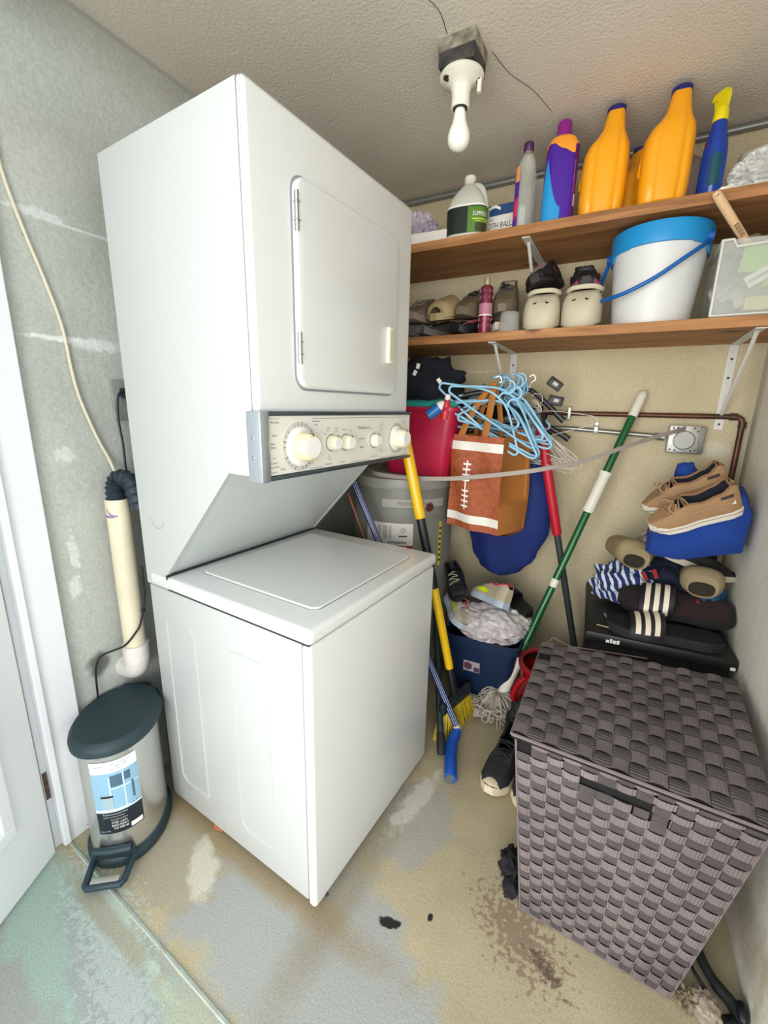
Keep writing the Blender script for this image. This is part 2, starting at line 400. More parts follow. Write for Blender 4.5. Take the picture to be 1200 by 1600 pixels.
# embossed outlines on the near side of the washer
def outline(bm, pts, r=.0016):
    tube(bm, smooth_path(pts, 1) if False else pts, r, 5, mi=0)
for (a0, a1, z0, z1) in ((.425, .552, .112, .672), (.142, .275, .10, .664)):
    bm = BM(); c = .022
    pts = [(-a0-c, z1), (-a1+.004, z1), (-a1, z1-.004), (-a1, z0+c), (-a1+c, z0), (-a0-.004, z0), (-a0, z0+.004), (-a0, z1-c), (-a0-c, z1)]
    tube(bm, [(x, .004, z) for x, z in pts], .0022, 6); obj('embossed_outline', bm, ENAMS, U, True)
bm = BM(); tube(bm, [(-.535+.032*math.cos(a), .0005, .975+.032*math.sin(a)) for a in [PI*1.0+PI*.9*k/14 for k in range(15)]], .0012, 5); obj('knockout_ring', bm, GREYP, U)
# dryer cabinet side profile with slanted cutback
prof = [(-UD, .806), (-.508, .812), (-.512, .812), (-.227, 1.120), (-.142, 1.120), (-.142, 1.828), (-UD, 1.828)]
bm = BM()
sl = [(-.505, .812), (-.224, 1.118)]
prism(bm, [(-UD, .768), (-.52, .768), (-.52, .808), (-.227, 1.122), (-.142, 1.122), (-.142, 1.828), (-UD, 1.828)], 0, .012)
prism(bm, [(-UD, .768), (-.52, .768), (-.52, .808), (-.227, 1.122), (-.142, 1.122), (-.142, 1.828), (-UD, 1.828)], UW-.012, UW)
bxx(bm, -UD, -.142, .002, UW-.002, 1.80, 1.829); bxx(bm, -UD, -UD+.01, .002, UW-.002, .768, 1.828); bxx(bm, -.5, -.142, .002, UW-.002, 1.122, 1.135)
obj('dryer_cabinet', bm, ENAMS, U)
bm = BM(); prism(bm, [(-.522, .810), (-.225, 1.124), (-.233, 1.128), (-.530, .812)], .012, UW-.012); obj('slanted_back_panel', bm, mat('grey_enamel', 'c6cccb', .25, coat=.2), U)
bm = BM(); bxx(bm, -.535, -.513, .0, UW, .806, .811); obj('back_gasket', bm, mat('black_gasket', '1f2a2c', .6), U)
bm = BM(); tube(bm, [(-.514, -.003, .80), (-.514, -.003, .812)], .002, 6); blob(bm, (-.53, -.002, .783), (.012, .002, .005), 4, .5, 3, 2); obj('rust_chip', bm, mat('rust_dark', '4a3a30', .9), U)
# dryer front
bm = BM(); bxx(bm, -.141, -.123, -.003, UW+.003, 1.252, 1.83, .012, seg=4); obj('dryer_front_panel', bm, ENAM, U, True)
DC = (1.515, .317)
def dloft(bm, w_, h_, r_, x0, x1, cy, cz, k1=.985, mi=0):
    loft(bm, [[Vector((x, cy+a, cz+b)) for a, b in rrect(w_*k, h_*k, r_)] for x, k in ((x0, 1), (x1-.004, 1), (x1-.001, .5+k1/2), (x1, k1))], mi=mi)
bm = BM(); dloft(bm, .418, .422, .034, -.124, -.1215, .317, 1.515, .999); obj('door_gap', bm, mat('door_gap_shadow', '8f9499', .5), U)
bm = BM(); dloft(bm, .408, .412, .030, -.122, -.110, .317, 1.515, .975); dryer_door = obj('dryer_door', bm, ENAM, U, True)
for z0, z1 in ((1.617, 1.69), (1.36, 1.425)):
    bm = BM(); tube(bm, [(-.112, .116, z0), (-.112, .116, z1)], .0045, 10); bxx(bm, -.116, -.1115, .112, .127, z0, z1, .001)
    for zz in (z0+.02, z1-.02): bxx(bm, -.118, -.106, .110, .1215, zz-.0007, zz+.0007)
    obj('hinge', bm, CHROME, dryer_door, True)
bm = BM(); bxx(bm, -.112, -.101, .462, .488, 1.392, 1.488, .003); obj('handle', bm, mat('ivory_handle', 'ece8d2', .35), dryer_door, True)
bm = BM(); bxx(bm, -.1015, -.1003, .467, .483, 1.400, 1.480, .0006); obj('handle_recess', bm, mat('ivory_shadow', 'c9c3a4', .5), dryer_door)
# control panel
cp_bm = BM(); bxx(cp_bm, -.142, -.112, .012, UW, 1.124, 1.250, .002); cp = obj('control_panel', cp_bm, mat('panel_face', 'e1dfd5', .35), U)
bm = BM(); bxx(bm, -.142, -.108, -.008, UW+.006, 1.2505, 1.259, .002); bxx(bm, -.142, -.108, -.008, UW+.006, 1.114, 1.1225, .002); obj('chrome_trim', bm, mat('dark_chrome', '62707a', .25, .9), cp, True)
bm = BM(); bxx(bm, -.146, -.104, -.014, .011, 1.113, 1.259, .003)
ec = obj('chrome_end_cap', bm, mat('end_cap', 'b9c0c6', .3, .7), cp, True)
for z in (1.165, 1.205):
    bm = BM(); lathe(bm, [(.0045, -.002), (.0045, .0008), (.002, .0018)], 12, (-.128, -.0143, z), Matrix.Rotation(PI/2, 3, 'X')); obj('screw', bm, CHROME, ec, True)
X90 = Matrix.Rotation(PI/2, 3, 'Y')
def knob(y, z, rd, rk, dep, dial, km=None, nm='knob'):
    if dial:
        bm = BM(); lathe(bm, [(rd, 0), (rd, .0012)], 40, (-.112, y, z), X90); dd = obj('dial_ring', bm, mat('dial_grey', 'c9c7be', .4), cp)
        bm = BM(); lathe(bm, [(rd*.8, 0), (rd*.8, .004), (rd*.74, .006)], 40, (-.1112, y, z), X90); obj('dial_disc', bm, mat('dial_white', 'ecebe4', .35), cp, True)
        bm = BM()
        for k in range(26):
            a = 2*PI*k/26
            if k % 5 == 4: continue
            c = Vector((-.1105, y+math.cos(a)*rd*.9, z+math.sin(a)*rd*.9)); t = Vector((0, math.cos(a), math.sin(a))); n_ = Vector((0, -math.sin(a), math.cos(a)))
            L_ = rd*.05 if k % 3 else rd*.09
            vs = [bm.verts.new(c+t*L_*i+n_*.0008*j) for i, j in ((-1, -1), (1, -1), (1, 1), (-1, 1))]; bm.faces.new(vs)
        obj('dial_marks', bm, DARKP, cp)
    x0 = -.105 if dial else -.112
    bm = BM(); lathe(bm, [(rk*1.06, 0), (rk*1.04, dep*.5), (rk*.95, dep*.92), (rk*.85, dep), (rk*.84, dep-.001), (0.0005, dep-.0012)], 32, (x0, y, z), X90); kb = obj(nm, bm, km or CREAM, cp, True)
    bm = BM(); bxx(bm, x0+dep*.2, x0+dep*1.0, y-.0012, y+.0012, z+rk*.8, z+rk*1.03, .0004); obj('pointer', bm, DARKP, kb)
    bm = BM(); lathe(bm, [(rk*.8, dep-.0008), (rk*.78, dep+.001)], 28, (x0, y, z), X90); obj('knob_cap', bm, mat('knob_cap', 'efeee8', .3), kb)
    if not dial:
        bm = BM(); lathe(bm, [(rk*1.22, 0), (rk*1.22, .001)], 28, (-.112, y, z), X90); obj('dial_ring', bm, GREYP, cp)
knob(.107, 1.182, .055, .030, .034, True, YELLOWED); knob(.218, 1.184, 0, .0175, .024, False); knob(.274, 1.182, 0, .0175, .024, False)
knob(.407, 1.180, 0, .0175, .02, False); knob(.530, 1.180, .046, .027, .032, True)
bm = BM(); F0 = lambda y, z: planefn((-.1116, y, z), (0, 1, 0), (0, 0, 1))
for s, y, z, sz in (('Normal', .020, 1.234, .0075), ('Knits', .024, 1.207, .0065), ('Super', .018, 1.190, .0065), ('Wash', .018, 1.182, .0065), ('Hot', .024, 1.16, .005),
                    ('Pre Wash', .016, 1.149, .005), ('Super Wash', .016, 1.141, .005), ('Soak', .045, 1.134, .007), ('Rinse', .135, 1.138, .007), ('Permanent', .150, 1.235, .0065), ('Press', .155, 1.227, .0065),
                    ('Warm', .200, 1.218, .005), ('Cold', .200, 1.212, .005), ('Small', .190, 1.205, .005), ('Warm', .232, 1.217, .005), ('Cold', .232, 1.211, .005), ('Medium', .262, 1.213, .005), ('Large', .29, 1.209, .005),
                    ('Hot', .205, 1.150, .005), ('Cold', .205, 1.143, .005), ('Temperature', .190, 1.131, .006), ('Load Size', .250, 1.131, .006), ('Whirlpool', .330, 1.213, .0125), ('Heavy Duty', .335, 1.186, .006), ('Ultra', .338, 1.162, .009),
                    ('Push To Start', .390, 1.133, .006), ('Normal', .385, 1.212, .005), ('Timed', .44, 1.222, .0055), ('Dry', .44, 1.215, .0055), ('More', .44, 1.208, .0055), ('Delicate', .565, 1.232, .005), ('Automatic', .565, 1.225, .005), ('Damp', .44, 1.148, .005), ('Off', .585, 1.14, .005)):
    text_bm(bm, s, sz, F0(y, z), res=1)
for a in ((.016, .045, 1.243), (.150, .59, 1.243), (.016, .035, 1.131), (.14, .185, 1.128), (.295, .385, 1.128), (.44, .6, 1.128)): quadpatch(bm, F0(0, 0), a[0], a[1], a[2], a[2]+.0008, 1, 1)
obj('panel_lettering', bm, DARKP, cp)
for (a, b) in ((-.05, .05), (-.05, .56), (-.57, .05), (-.57, .56)):
    bm = BM(); lathe(bm, [(.018, 0), (.018, .012), (.008, .014), (.008, .030)], 14, (a, b, .0), None); obj('foot', bm, BLKR, U, True)
bm = BM(); lathe(bm, [(.006, 0), (.006, .006)], 10, (.0, .045, .02), Matrix.Rotation(PI/2, 3, 'X')); obj('dent_mark', bm, DARKP, U)

# ================================================================== SHELVES
WOOD = wood_mat('pine_board', 'b98350', '8a5a30')
SH1, SH2, SY = 1.880, 1.546, 1.655
sh = []
for nm, z, lab in (('upper', SH1, 'upper raw pine shelf board carrying the detergent bottles'), ('lower', SH2, 'lower raw pine shelf board carrying shoes and bucket')):
    bm = BM(); bxx(bm, XL+.002, XR-.002, SY, YB-.001, z-.031, z, .002)
    tag(obj('shelf_board', bm, WOOD), lab, 'shelf')
def bracket(x, zt, yf, leg, label, lean=0):
    t = thing('shelf_bracket', label, 'bracket', (x, YB, zt), 0)
    b = BM(); bxx(b, -.014, .014, -(YB-yf), 0, -.0035, 0, .001); obj('shelf_arm', b, WPAINT, t)
    b = BM(); bxx(b, -.014, .014, -.0035, 0, -leg, -.003, .001); w_ = obj('wall_leg', b, WPAINT, t)
    b = BM(); p0 = Vector((0, -(YB-yf)+.05, -.004)); p1 = Vector((0, -.004, -leg+.045)); tube(b, [p0, p0+(p1-p0)*.02, p1], .0062, 6); obj('diagonal_brace', b, WPAINT, t, True)
    for z in (-.05, -.115, -leg+.02):
        b = BM(); lathe(b, [(.0042, 0), (.0042, .001)], 10, (0.0, -.0036, z), Matrix.Rotation(PI/2, 3, 'X')); obj('screw_hole', b, BLACK, w_)
    return t
bracket(-.475, SH2-.032, 1.665, .30, 'white steel bracket under the lower shelf holding the hangers')
bracket(.300, SH2-.032, 1.665, .30, 'white steel bracket under the lower shelf near the right wall')
bracket(-.385, SH1-.032, 1.672, .28, 'white steel bracket under the upper shelf above the shoes')

# ================================================================== LAMP
t = thing('ceiling_lamp', 'bare white bulb in porcelain holder on a rough ceiling box', 'lamp', (-.505, 1.305, H), 0)
bm = BM(); bxx(bm, -.052, .050, -.047, .052, -.030, .001, .003); obj('mortar_block', bm, mat('chipped_mortar', 'b7b2a4', .95, col2='6d665a', vscale=30, bump=.8, bscale=60), t, True)
bm = BM(); bxx(bm, -.050, .048, -.045, .050, -.062, -.030, .002); obj('outlet_box', bm, mat('dark_box', '23282c', .7, col2='4d4a44', vscale=40), t)
bm = BM(); lathe(bm, [(.044, -.069), (.050, -.066), (.050, -.061)], 32); obj('gasket_ring', bm, mat('brass_aged', '8a8064', .4, .5), t, True)
PORC = mat('porcelain', 'e9e6da', .3)
bm = BM(); lathe(bm, [(.030, -.066), (.057, -.068), (.059, -.074), (.055, -.078), (.040, -.084), (.0275, -.094), (.024, -.112), (.0245, -.140), (.022, -.142), (.019, -.140)], 40); hold = obj('lamp_holder', bm, PORC, t, True)
for a in (-2.3, .3):
    bm = BM(); lathe(bm, [(.010, -.0775), (.0098, -.083), (.0045, -.083), (.0045, -.087)], 14, (.043*math.cos(a), .043*math.sin(a), 0)); obj('screw_well', bm, mat('well_dark', '332e28', .7), hold, True)
bm = BM(); tube(bm, [(.046, .012, -.078), (.046, .012, -.110)], .006, 10); obj('pull_switch', bm, PORC, hold, True)
bm = BM(); lathe(bm, [(.0185, -.139), (.0185, -.1435)], 24); obj('socket_gap', bm, BLACK, hold)
bm = BM(); lathe(bm, [(.012, -.140), (.0155, -.150), (.0165, -.162), (.021, -.178), (.0275, -.192), (.0305, -.208), (.0285, -.222), (.022, -.232), (.011, -.2385), (.001, -.240)], 32); obj('light_bulb', bm, mat('bulb_opal', 'f4f2ea', .25, coat=.3), t, True)
# ================================================================== LEFT SIDE: PIPE, CABLES, TRASH CAN
PVC = mat('aged_pvc', 'e6dcbf', .45, col2='d8cfb4', vscale=9)
t = thing('drain_pipe', 'upright yellowed plastic drain pipe between left wall and washer', 'pipe', (-1.240, .680, 0))
bm = BM(); lathe(bm, [(.0295, .50), (.0305, .52), (.0305, 1.005), (.027, 1.005), (.027, .9)], 28); obj('pipe_section', bm, PVC, t, True)
bm = BM(); p = smooth_path([(0, 0, .545), (0, 0, .50), (-.012, 0, .468), (-.045, 0, .455), (-.064, 0, .455)], 6); tube(bm, p, .0355, 22); tube(bm, [(0, 0, .55), (0, 0, .50)], .037, 22); obj('elbow', bm, mat('white_pvc', 'e4dfda', .4, var=.08, vscale=60), t, True)
bm = BM(); pp = smooth_path([(0, 0, .99), (0, 0, 1.035), (.012, .008, 1.062), (.045, .02, 1.05), (.06, .03, .98)], 10)
rr = [.024+.0028*math.sin(k*2.1) for k in range(len(pp))]; tube(bm, pp, rr, 18); obj('corrugated_connector', bm, mat('dark_corrugated', '23303a', .5), t, True)
bm = BM(); quadpatch(bm, lambda u, v: Vector((.0309*math.cos(u), .0309*math.sin(u), v)), -1.9, -.9, .955, .962, 8, 1); quadpatch(bm, lambda u, v: Vector((.0309*math.cos(u), .0309*math.sin(u), v+.018*math.sin(u*2))), -1.6, -.6, .975, .981, 8, 1)
obj('pen_marks', bm, mat('purple_pen', '8d7aa0', .6), t)
# black drain hose dropping behind the washer edge
bm = BM(); tube(bm, smooth_path([(-1.195, .735, 1.03), (-1.19, .735, .90), (-1.185, .735, .6), (-1.185, .73, .40), (-1.19, .73, .10), (-1.185, .74, .014)], 6), .013, 12)
tag(obj('washer_hose', bm, mat('dark_hose', '232b2f', .6), smooth=True), 'black hose hanging down between drain pipe and washer', 'hose')
bm = BM(); tube(bm, smooth_path([(XL+.006, .548, 1.86), (XL+.006, .556, 1.766), (XL+.006, .580, 1.66), (XL+.006, .608, 1.56), (XL+.006, .632, 1.457), (XL+.008, .638, 1.36), (XL+.008, .648, 1.283), (XL+.01, .676, 1.18), (XL+.012, .702, 1.11), (-1.26, .700, 1.06)], 8), .0042, 8)
wc = tag(obj('wall_cable', bm, WCORD, smooth=True), 'thin cream cable trailing down the left wall into the drain pipe', 'cable')
for k, (y, z) in enumerate(((.583, 1.655), (.642, 1.372))):
    bm = BM(); bxx(bm, XL, XL+.004, y-.004, y+.002, z-.006, z+.006, .001); obj('cable_staple', bm, BLACK, wc)
t = thing('wall_outlet', 'worn grey outlet box with a plug on the left wall beside the dryer', 'outlet', (XL, .758, 1.275))
bm = BM(); bxx(bm, 0, .012, -.024, .045, -.055, .058, .004); obj('cover_plate', bm, mat('painted_plate', '9d9f98', .6, var=.3, vscale=40), t, True)
bm = BM(); bxx(bm, .010, .045, -.005, .03, .008, .036, .006); obj('plug', bm, BLACK, t, True)
bm = BM(); tube(bm, smooth_path([(.03, -.002, .028), (.035, -.022, .012), (.03, -.026, -.05), (.03, -.022, -.12), (.036, -.026, -.19), (.045, -.03, -.235)], 6), .0032, 7)
obj('cord', bm, mat('navy_cord', '20223a', .5), t, True)
bm = BM(); tube(bm, smooth_path([(-1.195, .702, .80), (-1.199, .700, .70), (-1.198, .68, .63), (-1.206, .665, .60), (-1.225, .640, .565), (-1.262, .625, .545), (-1.287, .60, .53), (-1.290, .585, .50), (-1.288, .578, .44), (-1.288, .575, .30)], 8), .003, 7)
cc = tag(obj('appliance_cable', bm, mat('black_cord', '17181c', .5), smooth=True), 'thin black cord looping across the drain pipe towards the trash can', 'cord')
bm = BM(); blob(bm, (-1.199, .692, .665), (.005, .006, .008), 5, .2, 3, 2); obj('knot', bm, BLACK, cc, True)

# step trash can: D-ish oval, pedal facing the camera
t = thing('trash_can', 'oval brushed steel step trash can with dark lid by the door frame', 'trash can', (-1.176, .567, 0), math.atan2(-.105, .085))
A_, B_ = .132, .103   # long axis towards the pedal
def ov(k, z, dx=0, e=2.2): return sup(dx, 0, z, A_*k, B_*k, e, 44)
STEEL = bpy.data.materials.new('brushed_steel'); STEEL.use_nodes = True; nt = STEEL.node_tree; b_ = nt.nodes['Principled BSDF']
b_.inputs['Metallic'].default_value = .92; b_.inputs['Roughness'].default_value = .27; b_.inputs['Base Color'].default_value = (*lin('dcdcd8'), 1)
tc = nt.nodes.new('ShaderNodeTexCoord'); mp = nt.nodes.new('ShaderNodeMapping'); mp.inputs['Scale'].default_value = (60, 60, .6); n_ = nt.nodes.new('ShaderNodeTexNoise'); n_.inputs['Scale'].default_value = 6
bp = nt.nodes.new('ShaderNodeBump'); bp.inputs['Strength'].default_value = .12; bp.inputs['Distance'].default_value = .002
nt.links.new(tc.outputs['Object'], mp.inputs['Vector']); nt.links.new(mp.outputs[0], n_.inputs['Vector']); nt.links.new(n_.outputs['Fac'], bp.inputs['Height']); nt.links.new(bp.outputs['Normal'], b_.inputs['Normal'])
TEAL = mat('dark_teal_plastic', '24393f', .55, bump=.15, bscale=250, var=.15, vscale=14)
bm = BM(); loft(bm, [ov(.93, .028), ov(.93, .372)]); obj('body', bm, STEEL, t, True)
bm = BM(); loft(bm, [ov(1.0, .001), ov(1.03, .006), ov(1.03, .026), ov(.99, .033), ov(.92, .034)]); obj('base_ring', bm, TEAL, t, True)
bm = BM(); loft(bm, [ov(.99, .366, -.004), ov(1.06, .370, -.004), ov(1.07, .384, -.004), ov(1.04, .396, -.004), ov(.96, .404, -.004), ov(.90, .402, -.004), ov(.5, .401, -.004), ov(.02, .401, -.004)]); lidt = obj('lid', bm, TEAL, t, True)
bm = BM(); bxx(bm, -.158, -.10, -.045, .045, .30, .398, .015, seg=3); obj('hinge_housing', bm, TEAL, lidt, True)
# pedal: open frame with a pale foot strip
bm = BM(); fr_ = [(.118, -.052), (.190, -.047), (.196, -.042), (.196, .042), (.190, .047), (.118, .052)]
tube(bm, [(x, y, .034-.13*(x-.118)) for x, y in fr_], .009, 10); tube(bm, [(.128, -.048, .062), (.134, 0, .064), (.128, .048, .062)], .010, 10)
tube(bm, [(.122, -.05, .034), (.128, -.048, .062)], .009, 8); tube(bm, [(.122, .05, .034), (.128, .048, .062)], .009, 8)
pd = obj('pedal', bm, mat('pedal_dark', '1f3640', .5), t, True)
bm = BM(); bxx(bm, .120, .129, -.046, .046, .012, .055, .002); obj('pedal_recess', bm, mat('recess_dark', '16242b', .6), pd)
bm = BM(); bxx(bm, .176, .194, -.036, .036, .024, .0335, .003); obj('pedal_tread', bm, mat('pedal_silver', 'b9b7ae', .35, .4), pd, True)
# wrapped sticker
def canfn(off, a0=.15):
    R_ = .115
    def f(u, v):
        a = a0+(u*1.15-.006)/R_; v = (v-.2325)*1.20+.228; ca, sa = math.cos(a), math.sin(a); e = 2.2
        x = A_*.93*math.copysign(abs(ca)**(2/e), ca); y = B_*.93*math.copysign(abs(sa)**(2/e), sa)
        n = Vector((x/A_**2, y/B_**2, 0)).normalized(); return Vector((x, y, v))+n*off
    return f
f1 = canfn(.0008, .40)
bm = BM(); quadpatch(bm, f1, -.062, .048, .135, .330, 14, 2, 0); lb = obj('sticker', bm, mat('sticker_navy', '17222e', .35), t)
f2 = canfn(.0012, .40)
bm = BM(); quadpatch(bm, f2, -.062, .048, .300, .330, 14, 1); obj('sticker_header', bm, mat('sticker_white', 'eceff2', .4), lb)
bm = BM(); quadpatch(bm, f2, -.062, .048, .195, .300, 14, 1); obj('sticker_picture', bm, mat('sticker_blue', '8fb9d3', .4), lb)
f3 = canfn(.0016, .40); f4 = canfn(.002, .40)
bm = BM(); quadpatch(bm, f3, -.020, .008, .262, .292, 6, 1); quadpatch(bm, f3, .013, .028, .270, .292, 4, 1); quadpatch(bm, f3, .020, .046, .200, .203, 4, 1); quadpatch(bm, f3, .028, .034, .215, .262, 2, 1); obj('pictured_shelves', bm, mat('picture_slate', '4b6a80', .5), lb)
bm = BM(); quadpatch(bm, f3, -.062, .048, .195, .203, 14, 1); quadpatch(bm, f3, .009, .012, .198, .298, 1, 1); quadpatch(bm, f3, -.020, .046, .256, .259, 10, 1); quadpatch(bm, f3, -.024, -.021, .205, .29, 1, 1); obj('pictured_counter', bm, mat('picture_pale', 'd3e8f4', .5), lb)
bm = BM(); quadpatch(bm, f4, -.042, -.019, .203, .235, 4, 1); obj('pictured_can', bm, mat('picture_grey', 'a5b8c2', .5), lb)
bm = BM(); quadpatch(bm, f4, -.044, -.018, .235, .240, 4, 1); obj('pictured_lid', bm, BPRINT, lb)
bm = BM()
for s, u, v, z in (('Round Stainless Steel', -.006, .3215, .0055), ('Step Can', .0, .314, .0085), ('STAINLESS STEEL FINISH', -.012, .307, .0035)): text_bm(bm, s, z, lambda a, b, u=u, v=v: f4(a+u-.008, b+v), res=1)
text_bm(bm, 'mainstays', .0055, lambda a, b: f4(a-.052, b+.318), res=1); obj('header_lettering', bm, GREYP, lb)
bm = BM()
for s, u, v, z in (('Fingerprint Resistant Finish', -.045, .188, .005), ('Stainless steel with plastic base', -.045, .181, .0038), ('Removable Inner Bucket', -.030, .173, .0038),
                   ('STEP CAN', -.030, .163, .008), ('BASURERO', -.030, .155, .008), ('DE PEDAL', -.026, .147, .008), ('5 Liters  1.3 Gal', -.058, .142, .0036)): text_bm(bm, s, z, lambda a, b, u=u, v=v: f4(a+u, b+v), res=1)
obj('sticker_lettering', bm, WPRINT, lb)
bm = BM(); quadpatch(bm, f4, .014, .044, .139, .151, 4, 1); obj('barcode_panel', bm, WPRINT, lb)

# ================================================================== WATER HEATER CORNER
GT = mat('heater_grey', '8b8c84', .42, .1, var=.08, vscale=3)
hc = (-.865, 1.765)
t = thing('water_heater', 'squat grey water heater tank standing behind the washer', 'water heater', (hc[0], hc[1], 0))
bm = BM(); lathe(bm, [(.215, 0), (.228, .01), (.228, .86), (.228, .861)], 56); tank = obj('tank', bm, GT, t, True)
bm = BM(); lathe(bm, [(.228, .945), (.236, .945), (.238, .96), (.234, .985), (.20, 1.0), (.02, 1.004)], 56); obj('top_cap', bm, mat('heater_cap', '8f9088', .4), t, True)
bm = BM(); lathe(bm, [(.229, .86), (.2285, .945)], 56); obj('upper_band', bm, mat('heater_upper', '7f8079', .4), t, True)
hf = lambda off: (lambda u, v: Vector(((.2285+off)*math.cos(-1.25+u/.2285), (.2285+off)*math.sin(-1.25+u/.2285), v)))
bm = BM(); quadpatch(bm, hf(.001), -.06, .22, .868, .902, 14, 1); bd = obj('name_band', bm, mat('band_silver', 'a9a8a0', .4), t)
bm = BM(); text_bm(bm, 'PERFORMANCE', .022, lambda a, b: hf(.002)(a+.005, b+.877)); obj('band_lettering', bm, mat('band_red', '8a5650', .5), bd)
bm = BM(); c0 = (.145, .868)
vv = [bm.verts.new(hf(.003)(c0[0]+.019*math.cos(2*PI*k/24), c0[1]+.019*math.sin(2*PI*k/24))) for k in range(24)]; bm.faces.new(vv); obj('round_emblem', bm, mat('maroon', '5d2329', .4), bd)
bm = BM(); quadpatch(bm, hf(.001), -.135, .075, .66, .80, 12, 1); lb = obj('rating_label', bm, mat('label_white', 'e4e2da', .5), t)
bm = BM()
for k in range(9):
    for j in range(4): quadpatch(bm, hf(.002), -.105+j*.026, -.105+j*.026+.018*(.6+.4*((k*3+j)%3)/2), .785-k*.0065, .787-k*.0065, 1, 1)
for k in range(22): quadpatch(bm, hf(.002), -.03+k*.0036, -.03+k*.0036+(.0022 if k % 3 else .0012), .712, .722, 1, 1)
quadpatch(bm, hf(.002), .015, .05, .742, .748, 2, 1); text_bm(bm, 'UL', .012, lambda a, b: hf(.002)(a+.027, b+.766))
for k in range(20): a0, a1 = 2*PI*k/20, 2*PI*(k+1)/20; bm.faces.new([bm.verts.new(hf(.002)(.034+r_*math.cos(a), .770+r_*math.sin(a))) for r_, a in ((.011, a0), (.011, a1), (.0095, a1), (.0095, a0))])
obj('label_print', bm, DARKP, lb)
bm = BM(); quadpatch(bm, hf(.002), -.02, .075, .690, .704, 6, 1); dg = obj('danger_strip', bm, mat('danger_red', 'a0262b', .5), lb)
bm = BM(); text_bm(bm, 'DANGER', .0105, lambda a, b: hf(.003)(a+.008, b+.6935)); obj('danger_lettering', bm, WPRINT, dg)
bm = BM(); quadpatch(bm, hf(.004), .13, .20, .40, .82, 6, 1); ap = obj('access_panel', bm, mat('heater_panel', '85867e', .4), t)
bm = BM(); quadpatch(bm, hf(.004), .198, .216, .60, .80, 2, 1); yl = obj('energy_label', bm, mat('energy_yellow', 'd8c62a', .5), t)
bm = BM()
for k in range(7): quadpatch(bm, hf(.005), .201, .213, .62+k*.024, .630+k*.024, 1, 1)
obj('energy_print', bm, BPRINT, yl)

# crimson wastebasket on the heater
CR = mat('crimson_plastic', 'b0123c', .38, var=.12, vscale=8)
t = thing('wastebasket', 'crimson rectangular wastebasket standing on the water heater', 'basket', (-.745, 1.715, 1.004), 0)
def rb(w_, d_, z, k=1, r_=.035): return [Vector((a*k, b*k, z)) for a, b in rrect(w_, d_, r_, 5)]
bm = BM(); loft(bm, [rb(.27, .21, 0), rb(.275, .215, .006), rb(.335, .25, .258), rb(.355, .27, .258), rb(.358, .273, .272), rb(.335, .25, .272), rb(.27, .205, .02)], cap=True); obj('tub', bm, CR, t, True)
bm = BM(); tube(bm, [(-.0, -.127, .245), (.0, -.11, .02)], .0012, 5); obj('mould_seam', bm, CR, t)
# clothes heaped in the basket
NAVY = mat('navy_cloth', '10141f', .95, bump=.6, bscale=60)
bm = BM(); blob(bm, (-.765, 1.74, 1.365), (.155, .11, .105), 11, .35, 2.4, 4, 1.245); blob(bm, (-.68, 1.72, 1.30), (.10, .09, .075), 12, .35, 2.6, 3, 1.245)
ct = tag(obj('navy_clothes', bm, NAVY, smooth='all'), 'heap of dark navy clothes piled in the crimson wastebasket', 'clothes')
for (x, y, z, r_) in ((-.740, 1.603, 1.43, .2), (-.752, 1.602, 1.405, .5), (-.655, 1.618, 1.375, -.7)):
    bm = BM(); box(bm, (x, y, z), (.014, .003, .020), 0, Matrix.Rotation(r_, 3, 'Y')); obj('white_tag', bm, WPRINT, ct)
bm = BM(); blob(bm, (-.755, 1.625, 1.282), (.10, .035, .022), 13, .45, 3, 3); blob(bm, (-.64, 1.63, 1.283), (.06, .03, .024), 14, .45, 3, 3)
tag(obj('teal_cloth', bm, mat('teal_cloth', '1f8a80', .9), smooth='all'), 'teal cloth crumpled along the rim of the crimson wastebasket', 'cloth')
# bottles lying in it
t = thing('cleaner_bottle', 'blue and white bottle tip poking out of the crimson wastebasket', 'bottle', (-.655, 1.585, 1.262), (0, .9, .3))
bm = BM(); lathe(bm, [(.02, -.03), (.021, .02), (.017, .035)], 20); obj('bottle_body', bm, mat('mid_blue', '1d6fb4', .35), t, True)
bm = BM(); lathe(bm, [(.0205, .018), (.020, .030), (.015, .045), (.010, .05)], 20); obj('bottle_cap', bm, WPL, t, True)
t = thing('spray_bottle', 'small red bottle with white cap in the crimson wastebasket', 'bottle', (-.615, 1.598, 1.262), (0.1, .15, 0))
bm = BM(); lathe(bm, [(.018, -.03), (.018, .022), (.010, .036), (.009, .045)], 20); obj('bottle_body', bm, mat('bright_red', 'c02a30', .35), t, True)
bm = BM(); lathe(bm, [(.011, .044), (.011, .062), (.009, .064)], 16); obj('bottle_cap', bm, WPL, t, True)

# ================================================================== BACK WALL SERVICES
COP = mat('copper_pipe', '6e4536', .45, .6, col2='4d3a30', vscale=30)
bm = BM(); tube(bm, smooth_path([(-1.2, YB-.014, 1.263), (-.2, YB-.014, 1.262), (.34, YB-.014, 1.262)], 2)+[Vector((.352, YB-.014, 1.260)), Vector((.362, YB-.014, 1.253)), Vector((.366, YB-.014, 1.240)), Vector((.367, YB-.014, 1.1)), Vector((.368, YB-.014, .02))], .0095, 12)
cpi = tag(obj('copper_pipe', bm, COP, smooth=True), 'brown copper pipe along the back wall turning down near the corner', 'pipe')
bm = BM(); tube(bm, [(.325, YB-.014, 1.262), (.347, YB-.014, 1.262)], .0125, 12); tube(bm, [(.3665, YB-.014, 1.245), (.367, YB-.014, 1.222)], .0125, 12); obj('elbow_collar', bm, mat('copper_dark', '5d4336', .5, .5, col2='3a3a30', vscale=60), cpi, True)
